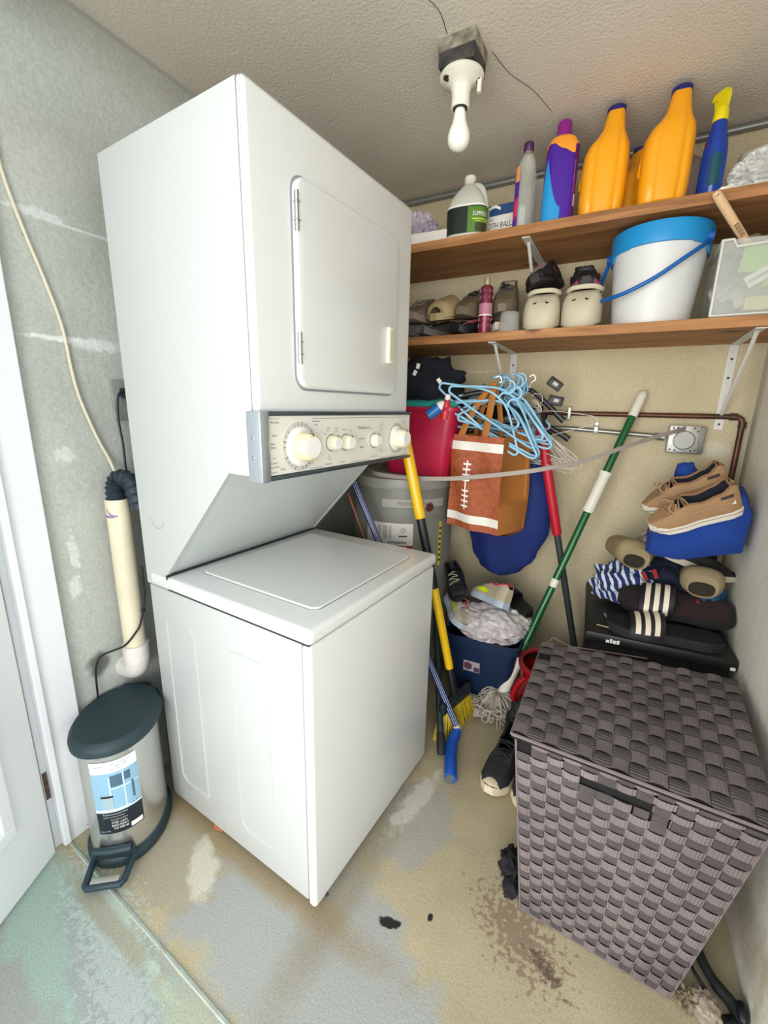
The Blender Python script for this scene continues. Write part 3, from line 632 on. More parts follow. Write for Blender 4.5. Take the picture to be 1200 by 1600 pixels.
bm = BM(); bxx(bm, -.225, -.212, YB-.026, YB, 1.235, 1.288, .002); obj('pipe_clamp', bm, GALV, cpi)
t = thing('conduit', 'thin galvanised conduit ending at the wall junction box', 'pipe', (0, YB, 1.195))
bm = BM(); tube(bm, [(-.9, -.012, .006), (-.2, -.012, .004), (.085, -.012, -.012), (.125, -.012, -.016)], .0095, 12); obj('tube', bm, GALV, t, True)
bm = BM(); tube(bm, [(.10, -.012, -.014), (.136, -.012, -.017)], .0135, 12); obj('connector', bm, GALV, t, True)
bm = BM(); bxx(bm, -.118, -.100, -.023, 0, -.010, .018, .002); bxx(bm, -.118, -.100, -.004, 0, .015, .036, .002); obj('strap_clamp', bm, GALV, t, True)
bm = BM(); tube(bm, [(-.109, -.004, .027), (-.109, -.007, .027)], .004, 8); obj('screw', bm, CHROME, t)
t = thing('junction_box', 'square galvanised junction box with round plate on the back wall', 'electrical box', (.203, YB, 1.176), (0, 0, 0))
bm = BM(); bxx(bm, -.058, .058, -.040, 0, -.054, .048, .003); obj('box_body', bm, GALV, t, True)
bm = BM(); bxx(bm, -.056, .040, -.044, -.040, -.050, .050, .002); obj('cover_plate', bm, mat('cover_steel', 'bdbcb5', .4, .6, var=.15, vscale=40), t, True)
RX = Matrix.Rotation(PI/2, 3, 'X')
bm = BM(); lathe(bm, [(.036, .044), (.036, .048), (.033, .049), (.032, .046), (.001, .046)], 32, (-.006, 0, -.004), RX); obj('round_plate', bm, mat('round_steel', '8f8f8a', .45, .6), t, True)
for (x, z) in ((-.044, .040), (-.030, .042), (.022, .042), (.034, .030), (-.046, -.040), (-.03, -.043), (.02, -.043), (.033, -.040)):
    bm = BM(); lathe(bm, [(.0035, .0442), (.0035, .0447)], 8, (x, 0, z), RX); obj('knockout_hole', bm, BLACK, t)
# grey multi-strand cable sagging to the heater
path = [(.195, 1.985, 1.216), (.16, 1.93, 1.206), (.10, 1.87, 1.186), (.0, 1.775, 1.148), (-.12, 1.68, 1.098), (-.22, 1.60, 1.075), (-.30, 1.565, 1.058), (-.43, 1.555, 1.033), (-.57, 1.53, 1.013), (-.73, 1.50, 1.006), (-.86, 1.50, 1.010), (-.93, 1.56, 1.012)]
t = thing('sagging_cable', 'grey flat multi-strand cable sagging across the bag to the junction box', 'cable', (0, 0, 0))
for k in range(5):
    bm = BM(); pp = smooth_path(path, 6); n = len(pp)
    pts = [p+Vector((0, .001*math.sin(k*2+i*.1), (k-2)*.0030)) for i, p in enumerate(pp)]
    tube(bm, pts, .0022, 6); obj('strand', bm, mat('cable_grey', 'a39a92', .5), t, True)
# ================================================================== TOP SHELF
Z1, Z2 = SH1, SH2
def bottle_loft(bm, tab, e=3, seg=32, fn=None, mi=0):
    loft(bm, [sup(cx, cy, z, rx, ry, e if len(t_) < 6 else t_[5], seg, fn) for t_ in tab for (cx, cy, z, rx, ry) in [t_[:5]]], mi=mi)
FROST = mat('frosted_plastic', 'd6d6cc', .4, alpha=.93)
# gallon jug
t = thing('plastic_jug', 'frosted gallon jug with white cap and dark green label on upper shelf', 'jug', (-.617, 1.735, Z1), .1)
bm = BM(); bottle_loft(bm, [(0, 0, 0, .066, .060), (0, 0, .006, .074, .066), (0, 0, .100, .074, .066), (0, 0, .112, .072, .064), (0, 0, .135, .064, .056), (0, 0, .160, .045, .040), (0, 0, .180, .026, .026), (0, 0, .188, .018, .018), (0, 0, .205, .018, .018)], 3.2); obj('jug_body', bm, FROST, t, True)
bm = BM(); tube(bm, smooth_path([(.012, 0, .182), (.035, -.005, .178), (.052, -.012, .158), (.062, -.02, .125), (.066, -.02, .10)], 6), .011, 10); obj('handle', bm, FROST, t, True)
bm = BM(); lathe(bm, [(.021, .197), (.021, .213), (.018, .216)], 24); obj('cap', bm, WPL, t, True)
jf = lambda off, k=1: (lambda u, v: (lambda q: Vector((q.x, q.y, v)))(sup(0, 0, v, .074*k+off, .066*k+off, 3.2, 720)[int((u % 1)*720)]))
def jp(u, v, off=.001):
    a = u; ca, sa = math.cos(a), math.sin(a); x = (.074+off)*math.copysign(abs(ca)**(2/3.2), ca); y = (.066+off)*math.copysign(abs(sa)**(2/3.2), sa); return Vector((x, y, v))
bm = BM(); quadpatch(bm, lambda u, v: jp(u, v), PI*1.0, PI*1.97, .012, .098, 30, 1); lb = obj('label_dark', bm, mat('label_dark_green', '14261f', .4), t)
bm = BM(); quadpatch(bm, lambda u, v: jp(u, v, .0015), PI*1.0, PI*1.97, .098, .104, 30, 1); obj('label_rim', bm, WPRINT, lb)
bm = BM(); quadpatch(bm, lambda u, v: jp(u, v, .0018), PI*1.52, PI*1.95, .012, .094, 18, 1); gl = obj('label_green', bm, mat('label_green', '55822c', .45), lb)
bm = BM(); quadpatch(bm, lambda u, v: jp(u, v, .0024), PI*1.57, PI*1.93, .052, .056, 14, 1); quadpatch(bm, lambda u, v: jp(u, v, .0024), PI*1.62, PI*1.93, .046, .048, 14, 1); obj('label_stripes', bm, mat('label_lime', 'c5d84a', .5), gl)
bm = BM()
xs = lambda u: PI*1.575+u*11.5
text_bm(bm, 'SUMMER B', .0185, lambda a, b: jp(xs(a), .064+b*1.1, .0026)); obj('label_lettering', bm, WPRINT, gl)
bm = BM(); quadpatch(bm, lambda u, v: jp(u, v, .0024), PI*1.62, PI*1.9, .014, .042, 12, 1); obj('label_picture', bm, mat('label_olive', '3c3f1e', .5), gl)
# carton
t = thing('moth_ball_carton', 'red white and blue carton lettered MOTH BALLS behind the jug', 'box', (-.545, 1.835, Z1), -.06)
bm = BM(); bxx(bm, -.07, .095, -.03, .03, 0, .135, .002); obj('carton', bm, WPL, t)
F = planefn((0, -.0305, 0), (1, 0, 0), (0, 0, 1)); F2 = planefn((0, -.031, 0), (1, 0, 0), (0, 0, 1))
bm = BM(); quadpatch(bm, F, -.07, .095, .1, .135, 1, 1); obj('blue_panel', bm, mat('carton_blue', '22457c', .5), t)
bm = BM(); quadpatch(bm, F, -.07, .095, 0, .047, 1, 1); obj('red_panel', bm, mat('carton_red', 'a9485c', .5), t)
bm = BM(); text_bm(bm, 'MOTH BALLS', .021, lambda a, b: F2(a*.95-.034+b*.2, b*1.25+.058)); text_bm(bm, 'Enoz', .009, lambda a, b: F2(a-.01, b+.085)); obj('carton_lettering', bm, BPRINT, t)
bm = BM(); text_bm(bm, 'KILLS CLOTHES MOTHS', .008, lambda a, b: F2(a-.03, b+.032)); text_bm(bm, 'NET WEIGHT 24 OZ', .008, lambda a, b: F2(a-.03, b+.015)); obj('small_lettering', bm, WPRINT, t)
bm = BM(); quadpatch(bm, lambda u, v: F2(u, .118+.012*math.sin((u+.02)*60)+v), -.02, .03, -.004, .006, 10, 1); obj('white_swoosh', bm, WPRINT, t)
# clear bottle
CLR = mat('clear_plastic', 'd8d9cf', .12, alpha=.36, spec=.8)
t = thing('clear_bottle', 'empty clear squeeze bottle with purple cap and purple side label', 'bottle', (-.410, 1.715, Z1), .35)
bm = BM(); bottle_loft(bm, [(0, 0, 0, .030, .024), (0, 0, .006, .034, .028), (0, 0, .16, .034, .028), (0, 0, .175, .030, .026), (0, 0, .205, .028, .024), (0, 0, .225, .018, .018), (0, 0, .235, .013, .013), (0, 0, .252, .013, .013)], 2.4); obj('bottle_body', bm, CLR, t, True)
bm = BM(); bottle_loft(bm, [(0, 0, .004, .026, .020), (0, 0, .10, .027, .021), (0, 0, .17, .024, .020)], 2.4); obj('rear_label', bm, mat('murky_label', '8d8b80', .5, col2='5b5a52', vscale=30), t, True)
bm = BM(); lathe(bm, [(.015, .238), (.0165, .240), (.0165, .262), (.013, .266)], 20); obj('cap', bm, mat('plum_plastic', '4d1f52', .4), t, True)
def pp_(u, v, rx=.034, ry=.028, e=2.4, off=.001):
    ca, sa = math.cos(u), math.sin(u); return Vector(((rx+off)*math.copysign(abs(ca)**(2/e), ca), (ry+off)*math.copysign(abs(sa)**(2/e), sa), v))
bm = BM(); quadpatch(bm, pp_, PI*.85, PI*1.28, .01, .17, 12, 1); lb = obj('side_label', bm, mat('label_purple', '53249a', .4), t)
bm = BM(); quadpatch(bm, lambda u, v: pp_(u, v+(u-PI)*.03, off=.0015), PI*.86, PI*1.27, .02, .075, 12, 1); obj('label_pink', bm, mat('label_pink', 'd8306e', .4), lb)
bm = BM(); quadpatch(bm, lambda u, v: pp_(u, v, off=.0015), PI*1.0, PI*1.27, .145, .19, 8, 1); obj('label_orange', bm, mat('label_orange', 'eda261', .4), lb)
# pale box behind
t = thing('white_carton', 'plain pale carton standing behind the purple and blue bottle', 'box', (-.36, 1.86, Z1), .05)
bm = BM(); bxx(bm, -.045, .055, -.03, .03, 0, .20, .003); obj('carton', bm, mat('pale_card', 'b9b6a9', .6), t)
bm = BM(); bxx(bm, -.045, .055, -.031, .031, .196, .2005, .001); obj('top_flap', bm, mat('pale_card2', 'c8c5b9', .6), t)
# purple-blue softener bottle
t = thing('cleaner_bottle', 'blue and purple detergent bottle with orange shoulder and magenta cap', 'bottle', (-.300, 1.715, Z1), .25)
bm = BM(); bottle_loft(bm, [(0, 0, 0, .044, .032), (0, 0, .006, .050, .037), (0, 0, .19, .050, .037), (0, 0, .225, .048, .036), (0, 0, .243, .038, .032), (0, 0, .250, .026, .026)], 3.2); bb = obj('bottle_body', bm, mat('deep_violet', '46149a', .3, coat=.3), t, True)
q_ = lambda u, v, off=.001: pp_(u, v, .050, .037, 3.2, off)
bm = BM(); g = []
for i in range(81):
    u = PI*1.0+PI*.50*i/80; k = i/80; top = .15*(1-abs(k-.45)/.58)+.035; quadpatch(bm, lambda a, b: q_(a, b), u, u+PI*.5/80+.001, .006, max(.012, top), 1, 3)
obj('sky_wedge', bm, mat('sky_blue', '1893d6', .3, coat=.3), bb)
bm = BM()
for i in range(90):
    u = PI*.95+PI*1.05*i/90; low = .228-.034*(.5+.5*math.cos(i/90*2*PI*1.5)); quadpatch(bm, lambda a, b: pp_(a, b, .0492, .0365, 3.2, .0012 if b < .226 else -.0002), u, u+PI*1.05/90+.001, low, .2265, 1, 2)
bottle_loft(bm, [(0, 0, .2255, .0488, .0368), (0, 0, .243, .0388, .0328), (0, 0, .2505, .0268, .0268)], 3.2)
obj('orange_shoulder', bm, mat('shoulder_orange', 'f4a030', .35), bb)
bm = BM(); quadpatch(bm, lambda u, v: q_(u, v, .0014), PI*1.78, PI*1.9, .045, .08, 4, 1); obj('barcode', bm, mat('barcode_lilac', 'cfc3e0', .5), bb)
bm = BM(); quadpatch(bm, lambda u, v: q_(u, v, .0012), PI*1.70, PI*2.02, .01, .22, 10, 1); obj('rear_panel', bm, mat('rear_purple', '5c1470', .35), bb)
bm = BM()
for i in range(14): c=q_(PI*1.72, .0, .0018)
text_bm(bm, 'Lavender fresh', .015, lambda a, b: q_(PI*1.755-b*12, .085+a, .0016)); obj('rear_lettering', bm, mat('pale_violet', 'b58fd0', .5), bb)
bm = BM(); lathe(bm, [(.027, .247), (.027, .252), (.023, .256), (.022, .290), (.019, .296)], 28); obj('cap', bm, mat('magenta_cap', '8c1a86', .4), t, True)
# orange jugs
OJ = mat('golden_orange_plastic', 'f3a410', .38, coat=.1, bump=.05, bscale=200)
def orange_jug(x, y, rz, label, h=.303, loc_z=Z1, tilt=0):
    t = thing('detergent_jug', label, 'jug', (x, y, loc_z), (0, tilt, rz), 'golden orange detergent jugs')
    def fl(a, z):
        k = max(0, 1-(z/h)/.80)**.35 if z/h < .80 else 0
        g = 0
        for c_ in (-PI/2-.45, -PI/2+.50): g += math.exp(-((a-(c_ % (2*PI)))/.13)**2)
        return 1-.09*k*min(1, g)
    T = [(0, 0, 0, .054, .044), (0, 0, .008, .064, .052), (0, 0, .05, .067, .055), (0, 0, .44*h, .067, .055), (.001, 0, .58*h, .065, .053), (.004, 0, .66*h, .058, .050), (.009, 0, .72*h, .044, .044), (.013, 0, .79*h, .033, .036), (.014, 0, .88*h, .028, .031), (.015, 0, .945*h, .025, .026), (.015, 0, .955*h, .024, .025)]
    bm = BM(); bottle_loft(bm, T, 2.6, 64, fl); obj('jug_body', bm, OJ, t, True)
    bm = BM(); lathe(bm, [(.0245, .945*h), (.0265, .952*h), (.0265, .992*h), (.023, h)], 28, (.015, 0, 0)); obj('cap', bm, mat('navy_cap', '1c1f6e', .4), t, True)
    bm = BM(); tube(bm, smooth_path([(-.038, .008, .66*h), (-.052, .010, .60*h), (-.058, .010, .46*h), (-.062, .008, .3*h)], 6), [.012]*18+[.010], 10); obj('handle', bm, OJ, t, True)
    return t
orange_jug(-.168, 1.725, .10, 'golden orange jug with navy cap, left of the pair')
orange_jug(.000, 1.720, .12, 'golden orange jug with navy cap, right of the pair next to blue spray bottle', .306)
orange_jug(-.085, 1.880, .8, 'golden orange jug half hidden behind the front pair', .25)
# spray bottle
t = thing('spray_bottle', 'blue spray bottle with bright yellow trigger on upper shelf', 'bottle', (.120, 1.725, Z1), -.9)
bm = BM(); bottle_loft(bm, [(0, 0, 0, .028, .022), (0, 0, .006, .032, .026), (0, 0, .10, .032, .026), (0, 0, .135, .029, .025), (0, 0, .165, .021, .021), (0, 0, .19, .017, .017), (0, 0, .205, .016, .016)], 2.6); sb = obj('bottle_body', bm, mat('royal_blue', '0d3c9c', .3, coat=.2), t, True)
bm = BM(); quadpatch(bm, lambda u, v: pp_(u, v, .032, .026, 2.6, .001), PI*1.62, PI*1.98, .03, .11, 12, 1); obj('teal_label', bm, mat('deep_teal', '0c4a5c', .4), sb)
bm = BM(); quadpatch(bm, lambda u, v: pp_(u, v, .0265, .0235, 2.6, .001), PI*1.1, PI*1.45, .138, .152, 8, 1); obj('red_flash', bm, mat('flash_red', '8c1f3c', .4), sb)
bm = BM(); lathe(bm, [(.0185, .198), (.019, .202), (.0175, .226), (.014, .232)], 24); YL = mat('vivid_yellow', 'e8d80e', .4); hd = obj('collar', bm, YL, t, True)
bm = BM(); prism(bm, [(-.012, .228), (.012, .228), (.016, .262), (.012, .274), (-.024, .274), (-.030, .268), (-.030, .258), (-.012, .256)], -.008, .008); obj('spray_head', bm, YL, t)
bm = BM(); prism(bm, [(-.016, .256), (-.024, .256), (-.020, .228), (-.024, .206), (-.018, .206), (-.013, .230)], -.005, .005); obj('trigger', bm, YL, t)
# grey-green pouch behind
bm = BM(); blob(bm, (.075, 1.86, Z1+.085), (.05, .05, .10), 21, .2, 2, 3, Z1); tag(obj('storage_pouch', bm, mat('dusty_mauve', '8e7f7c', .7), smooth='all'), 'dusty mauve pouch between second orange jug and blue spray bottle', 'pouch')
t = thing('paper_pack', 'white wrapped pack with brown bars standing at right end of upper shelf', 'pack', (.275, 1.84, Z1), -.25)
bm = BM(); bxx(bm, -.085, .10, -.04, .06, 0, .165, .03, seg=4); pk = obj('wrapper', bm, mat('white_wrap', 'b8b3a3', .5, var=.15, vscale=12), t, True)
for k in range(3):
    bm = BM(); box(bm, (-.03+.045*k, -.041, .125-.035*(k % 2)), (.05, .002, .010), 0, Matrix.Rotation(-.5, 3, 'Y')); obj('brown_bar', bm, mat('bar_brown', '6e4a40', .5), pk)
bm = BM(); bxx(bm, -.085, .10, -.0415, -.039, .0, .05, .0008); obj('dark_band', bm, mat('olive_dark', '3a3c2a', .5), pk)
PB = mat('thin_clear_bag', 'e6e7e4', .25, alpha=.6, spec=.7, bump=.3, bscale=40)
bm = BM(); blob(bm, (.275, 1.735, Z1+.052), (.10, .055, .062), 22, .45, 3.4, 5, Z1, ridge=True); tag(obj('plastic_bag', bm, PB, smooth=True), 'clear crumpled plastic bag at the right end of upper shelf', 'bag')
bm = BM(); blob(bm, (.165, 1.70, Z1+.010), (.028, .018, .012), 23, .3, 3, 3, Z1); tag(obj('crumpled_tissue', bm, WPL, smooth=True), 'small crumpled white tissue beside the blue spray bottle', 'tissue')
bm = BM(); blob(bm, (-.845, 1.775, Z1+.065), (.085, .07, .085), 24, .4, 3.0, 5, Z1, ridge=True); tag(obj('plastic_bag', bm, mat('lilac_bag', 'c6bcc6', .3, alpha=.9, bump=.3, bscale=40, col2='a895ad', vscale=9), smooth=True), 'lilac tinted plastic bag at the left end of upper shelf by the dryer', 'bag')
t = thing('small_carton', 'small plain white box at the front edge of upper shelf by the dryer', 'box', (-.750, 1.695, Z1), .05)
bm = BM(); bxx(bm, -.080, .072, -.025, .028, 0, .036, .002); obj('carton', bm, mat('clean_card', 'e3dfd6', .6), t)
bm = BM(); bxx(bm, -.080, .072, -.0255, .0285, .0355, .0375, .0006); obj('lid_flap', bm, mat('clean_card2', 'efece4', .6), t)

# ================================================================== LOWER SHELF: bin, bucket, shoes
HW = [(0, .22), (.04, .33), (.15, .41), (.3, .40), (.45, .40), (.65, .48), (.8, .47), (.92, .34), (1, .14)]
def rings_sole(L, W, s, n=22, k=1.0, lift=.0):
    R_ = []
    for i in range(n+1):
        t_ = i/n; x = (t_-.5)*L; h = interp(HW, t_)*W*k; z0 = lift*max(0, (t_-.75)/.25)**2*L
        R_.append([Vector((x, -h, z0)), Vector((x, -h*1.03, z0+s*.5)), Vector((x, -h*.98, z0+s)), Vector((x, h*.98, z0+s)), Vector((x, h*1.03, z0+s*.5)), Vector((x, h, z0))])
    return R_
def shoe(name, label, loc, rot, L=.27, W=.10, Hh=.095, sole=None, upper=None, lining=None, lace=None, group=None, s=.026, tops=None, collar=.44, style='sneaker', accent=None, tog=None, cat='shoe', toecap=None):
    t = thing(name, label, cat, loc, rot, group)
    bm = BM(); loft(bm, rings_sole(L, W, s, lift=.06 if style != 'slide' else 0)); so = obj('sole', bm, sole, t, True)
    T = tops or [(0, .80), (.06, .98), (.18, .92), (.32, .78), (.44, .82), (.55, .70), (.7, .52), (.85, .40), (.95, .26), (1, .12)]
    bm = BM(); n = 26; rg = []; rimL = []; rimR = []
    for i in range(n+1):
        t_ = i/n; x = (t_-.5)*L*.985; hw = interp(HW, t_)*W*.97; zt = interp(T, t_)*Hh+s*.6; z0 = s*.8+.06*L*max(0, (t_-.75)/.25)**2
        zt = max(zt, z0+.006)
        op = 1 if .06 < t_ < collar else 0
        if t_ <= .06: op = t_/.06*.9
        elif t_ > collar: op = max(0, 1-(t_-collar)/.10)
        zi = zt-(zt-z0-.004)*op*.85; wi = .55+.10*op
        half = [(1, z0), (1.03, z0+(zt-z0)*.30), (.95, z0+(zt-z0)*.62), (.80, z0+(zt-z0)*.88), (.70, zt), (wi*.95, zt-.002*op), (wi*.80, zi+(zt-zi)*.25 if op > .3 else zt), (.25, zi if op > .3 else zt+.001*0)]
        ring = [Vector((x, -a*hw, z)) for a, z in half]+[Vector((x, a*hw, z)) for a, z in reversed(half)]
        rg.append(ring)
        if op >= .9: rimL.append(Vector((x, -.73*hw, zt))); rimR.append(Vector((x, .73*hw, zt)))
    vr = loft(bm, rg)
    # inner faces take the lining colour
    for f in bm.faces:
        idx = [v.index for v in f.verts]
    bm.verts.index_update()
    nr = 16
    for f in bm.faces:
        ks = [v.index % nr for v in f.verts]; rws = [v.index//nr for v in f.verts]
        if len(ks) == 4 and all(5 <= k <= 10 for k in ks) and all(1 <= r_ <= (collar+.08)*n for r_ in rws): f.material_index = 1
    up = obj('upper', bm, [upper, lining or BLACK], t, True)
    bm = BM(); pts = rimL+rimR[::-1]
    if len(pts) > 3: tube(bm, pts+[pts[0]], .0035, 6); obj('collar_trim', bm, tog or upper, up, True)
    if toecap:
        bm = BM(); rg = []
        for i in range(9):
            t_ = .74+.265*i/8; x = (t_-.5)*L*1.0; hw = interp(HW, t_)*W*1.05+.001; zt = (interp(T, t_)*Hh+s*.6)*(.50+.75*max(0, (t_-.74)/.26))+.004; z0 = s*.3+.06*L*max(0, (t_-.75)/.25)**2; zt = max(zt, z0+.008)
            rg.append([Vector((x, hw*math.cos(a), z0+(zt-z0)*max(0, math.sin(a))**.8)) for a in [PI*k/12 for k in range(13)]])
        loft(bm, rg, cap=False, closed=False); obj('toe_cap', bm, toecap, t, True)
    if lace:
        for k in range(5):
            t_ = collar-.02+k*.055; x = (t_-.5)*L; hw = interp(HW, t_)*W*.55; zt = interp(T, t_)*Hh+s*.6+.004
            bm = BM(); d_ = .006*(1 if k % 2 else -1); tube(bm, [(x-d_, -hw, zt-.006), (x, 0, zt+.002), (x+d_, hw, zt-.006)], .0024, 6); obj('lace', bm, lace, up, True)
    if accent:
        for sgn in (-1, 1):
            bm = BM(); rgA = []
            for i in range(7):
                t_ = .40+.30*i/6; x = (t_-.5)*L; hw = interp(HW, t_)*W; zt = interp(T, t_)*Hh+s*.6; zc = s+(zt-s)*(.30+.25*i/6)
                hh_ = .010*math.sin(PI*(i+.6)/7.2)
                rgA.append([Vector((x, sgn*(hw*1.01+.0006), zc-hh_)), Vector((x, sgn*(hw*.965+.002), zc+hh_))])
            loft(bm, rgA, cap=False, closed=False); obj('side_flash', bm, accent, up)
    return t
def slide(name, label, loc, rot, L=.27, W=.105, solem=None, strapm=None, s=.026, hgt=.062, t0=.48, t1=.80, thick=.004, stripes=None, group=None, foot=None, closed_toe=False):
    t = thing(name, label, 'sandal', loc, rot, group)
    bm = BM(); loft(bm, rings_sole(L, W, s)); so = obj('sole', bm, solem, t, True)
    if foot: bm = BM(); loft(bm, [[p+Vector((0, 0, s+.0012)) if j > 2 else p+Vector((0, 0, s-.001)) for j, p in enumerate([Vector((x, -h, 0)), Vector((x, h, 0)), Vector((x, h, 0)), Vector((x, h, 0)), Vector((x, -h, 0))])] for x, h in [((.03+.94*i/20-.5)*L, interp(HW, .03+.94*i/20)*W*.86) for i in range(21)]]); obj('footbed', bm, foot, so, True)
    def arch(t_, off, hk=1):
        x = (t_-.5)*L; hw = interp(HW, t_)*W+off; hh_ = (hgt*(1-.35*(t_-t0)/(t1-t0))+off)*hk
        return [Vector((x, hw*math.cos(a), s*.35+hh_*abs(math.sin(a))**.75)) for a in [PI*k/18 for k in range(19)]]
    bm = BM(); rg = []; n = 12
    for i in range(n+1):
        t_ = t0+(t1-t0)*i/n; k = min(i, n-i); e = thick*(1 if k > 0 else .3)
        rg.append(arch(t_, e)+arch(t_, 0 if thick < .008 else -thick*.8)[::-1])
    loft(bm, rg, cap=True); st = obj('strap', bm, strapm, t, True)
    if stripes:
        for k in range(3):
            a = t0+(t1-t0)*(.16+.27*k); b = a+(t1-t0)*.15
            bm = BM(); r0, r1 = arch(a, thick+.0015), arch(b, thick+.0015); loft(bm, [r0[1:-1], r1[1:-1]], cap=False, closed=False); obj('stripe', bm, stripes, st)
    return t
# cream clogs with holes
CC = mat('cream_foam', 'c6bda4', .65, var=.12, vscale=20)
ctop = [(0, .42), (.12, .46), (.28, .50), (.40, .72), (.50, .92), (.65, 1.0), (.8, .93), (.90, .74), (.96, .52), (1, .28)]
def clog(label, loc, rz, m, holes=True):
    t = thing('foam_clog', label, 'shoe', loc, (0, .22, rz), 'pale foam clogs on the lower shelf')
    L, W, s, Hh = .250, .128, .026, .082
    bm = BM(); rg = []
    for i in range(25):
        t_ = i/24; x = (t_-.5)*L; hw = max(.012, interp([(0, .28), (.05, .37), (.3, .41), (.6, .48), (.80, .49), (.90, .43), (.96, .32), (1, .16)], t_)*W); top = interp(ctop, t_)*Hh+s; op = 1 if t_ < .36 else max(0, 1-(t_-.36)/.1)
        if t_ < .05: op = t_/.05
        zi = top-(top-s-.002)*op
        prof_ = [(0.9, 0.0), (1.0, .006), (1.0, s), (1.0, s+(top-s)*.35), (.93, s+(top-s)*.7), (.78, s+(top-s)*.95), (.66, top), (.5, zi if op > .3 else top+.001), (.2, zi if op > .3 else top+.002)]
        rg.append([Vector((x, -a*hw, z)) for a, z in prof_]+[Vector((x, a*hw, z)) for a, z in reversed(prof_)])
    loft(bm, rg); body = obj('body', bm, m, t, True)
    for i, (t_, a) in enumerate([(.62, 1.15), (.62, 2.0), (.76, .85), (.76, 1.57), (.76, 2.3), (.90, 1.2), (.90, 1.95)]):
        hw = .49*W; top = interp(ctop, t_)*Hh; x = (t_-.5)*L
        p = Vector((x, hw*.93*math.cos(a), s+top*math.sin(a)**.6)); nrm = Vector((.25 if t_ > .8 else 0, math.cos(a)*.6, math.sin(a))).normalized()
        M = nrm.to_track_quat('Z', 'X').to_matrix(); bm = BM(); lathe(bm, [(.0085, -.004), (.0085, .0016)], 12, p, M); obj('vent_hole', bm, mat('hole_black', '14120f', .9), body)
    bm = BM(); tube(bm, smooth_path([(.0, -.048, .085), (-.03, -.053, .105), (.03, -.055, .108), (.055, -.03, .120), (.055, .03, .120), (.03, .055, .108), (-.03, .053, .105), (0, .048, .085)], 5), .0075, 8, flat=.5); obj('heel_strap', bm, m, t, True)
    for j in range(6):
        bm = BM(); z_ = .006+j*.0035; tube(bm, [(.5*L-.004-abs(y)*.28*abs(y)/.05*.9, y, z_+.004) for y in [-.034+.0085*k for k in range(9)]], .0011, 4); obj('toe_rib', bm, mat('rib_shadow', 'a89d80', .8), body)
    return t
clog('cream foam clog with vent holes on lower shelf, next to the clear cup', (-.322, 1.80, Z2+.030), -PI/2+.05, CC)
clog('cream foam clog with vent holes on lower shelf, next to the white bucket', (-.186, 1.80, Z2+.030), -PI/2-.03, CC)
BKM = mat('black_mesh', '1a191c', .7, bump=.3, bscale=300); GOLD = mat('bronze_mesh', '8c7f66', .45, .25, bump=.5, bscale=260, var=.3, vscale=160)
PINK = mat('dusty_pink', 'c25a72', .5)
def sneak(nm, lab, loc, rot, **k): return shoe(nm, lab, loc, rot, **k)
sneak('sneaker', 'black and pink sneaker lying on the clogs under the upper bracket', (-.325, 1.820, Z2+.165), (.35, .15, -PI/2-.1), L=.25, W=.105, Hh=.088, sole=mat('dark_sole', '201d20', .6), upper=BKM, lace=mat('grey_pink_lace', '8f6f74', .6), accent=PINK, toecap=mat('black_patent', '141316', .25))
sneak('sneaker', 'black and pink sneaker wedged between clogs and white bucket', (-.200, 1.840, Z2+.145), (.05, .15, -PI/2+.15), L=.245, W=.10, Hh=.08, sole=mat('dark_sole', '201d20', .6), upper=BKM, accent=PINK, toecap=mat('pink_toe', '9e4e60', .5), lace=BLACK)
for p_ in ((-.352, 1.71, Z2+.172), (-.338, 1.722, Z2+.197)): pass
sneak('sneaker', 'bronze mesh sneaker beside the clear cup, toe towards the shelf edge', (-.475, 1.83, Z2+.09), (0, .22, -PI/2+.15), L=.26, W=.10, Hh=.105, sole=mat('tan_sole', '6d6350', .6), upper=GOLD, lining=BLACK, lace=BLACK)
sneak('sneaker', 'bronze mesh sneaker behind the pink mist bottle', (-.605, 1.835, Z2+.085), (0, .15, -PI/2-.1), L=.26, W=.10, Hh=.10, sole=mat('tan_sole', '6d6350', .6), upper=GOLD, lining=BLACK, lace=BLACK)
sneak('sneaker', 'black shoe flat on the lower shelf between the bottle and tan slide', (-.590, 1.80, Z2), (0, 0, -PI/2-.25), L=.25, W=.095, Hh=.07, sole=BLACK, upper=BKM, lace=PINK)
sneak('sneaker', 'black shoe flat on the lower shelf below the bronze sneaker and cup', (-.475, 1.815, Z2), (0, 0, -PI/2+.1), L=.24, W=.09, Hh=.065, sole=mat('off_white_sole', 'b5aa98', .6), upper=BKM, lace=BLACK)
sneak('sneaker', 'dark grey shoe lying under the tan slide on the lower shelf', (-.715, 1.80, Z2), (0, 0, -PI/2-.4), L=.26, W=.10, Hh=.07, sole=mat('grey_sole', '57534d', .6), upper=mat('charcoal_mesh', '34322f', .8), lace=BLACK)
sneak('sneaker', 'taupe sneaker at the left end of lower shelf beside the dryer', (-.825, 1.80, Z2+.07), (0, .1, -PI/2+.1), L=.26, W=.10, Hh=.095, sole=mat('taupe_sole', '8d8272', .6), upper=mat('taupe_mesh', '746a5d', .8), lace=mat('taupe_lace', '96897a', .7))
TANF = mat('tan_foam', 'a8966f', .7)
slide('foam_slide', 'tan foam slide with thick strap perched on the dark shoe', (-.700, 1.815, Z2+.085), (.0, .18, -PI/2-.2), L=.25, W=.108, solem=TANF, strapm=TANF, hgt=.075, thick=.011, t0=.42, t1=.92)
bm = BM(); blob(bm, (-.835, 1.73, Z2+.028), (.10, .06, .035), 31, .35, 3, 4, Z2); tag(obj('grey_cloth', bm, mat('grey_rag', '5f6062', .9, var=.3, vscale=9), smooth='all'), 'crumpled grey rag at the left end of the lower shelf', 'cloth')
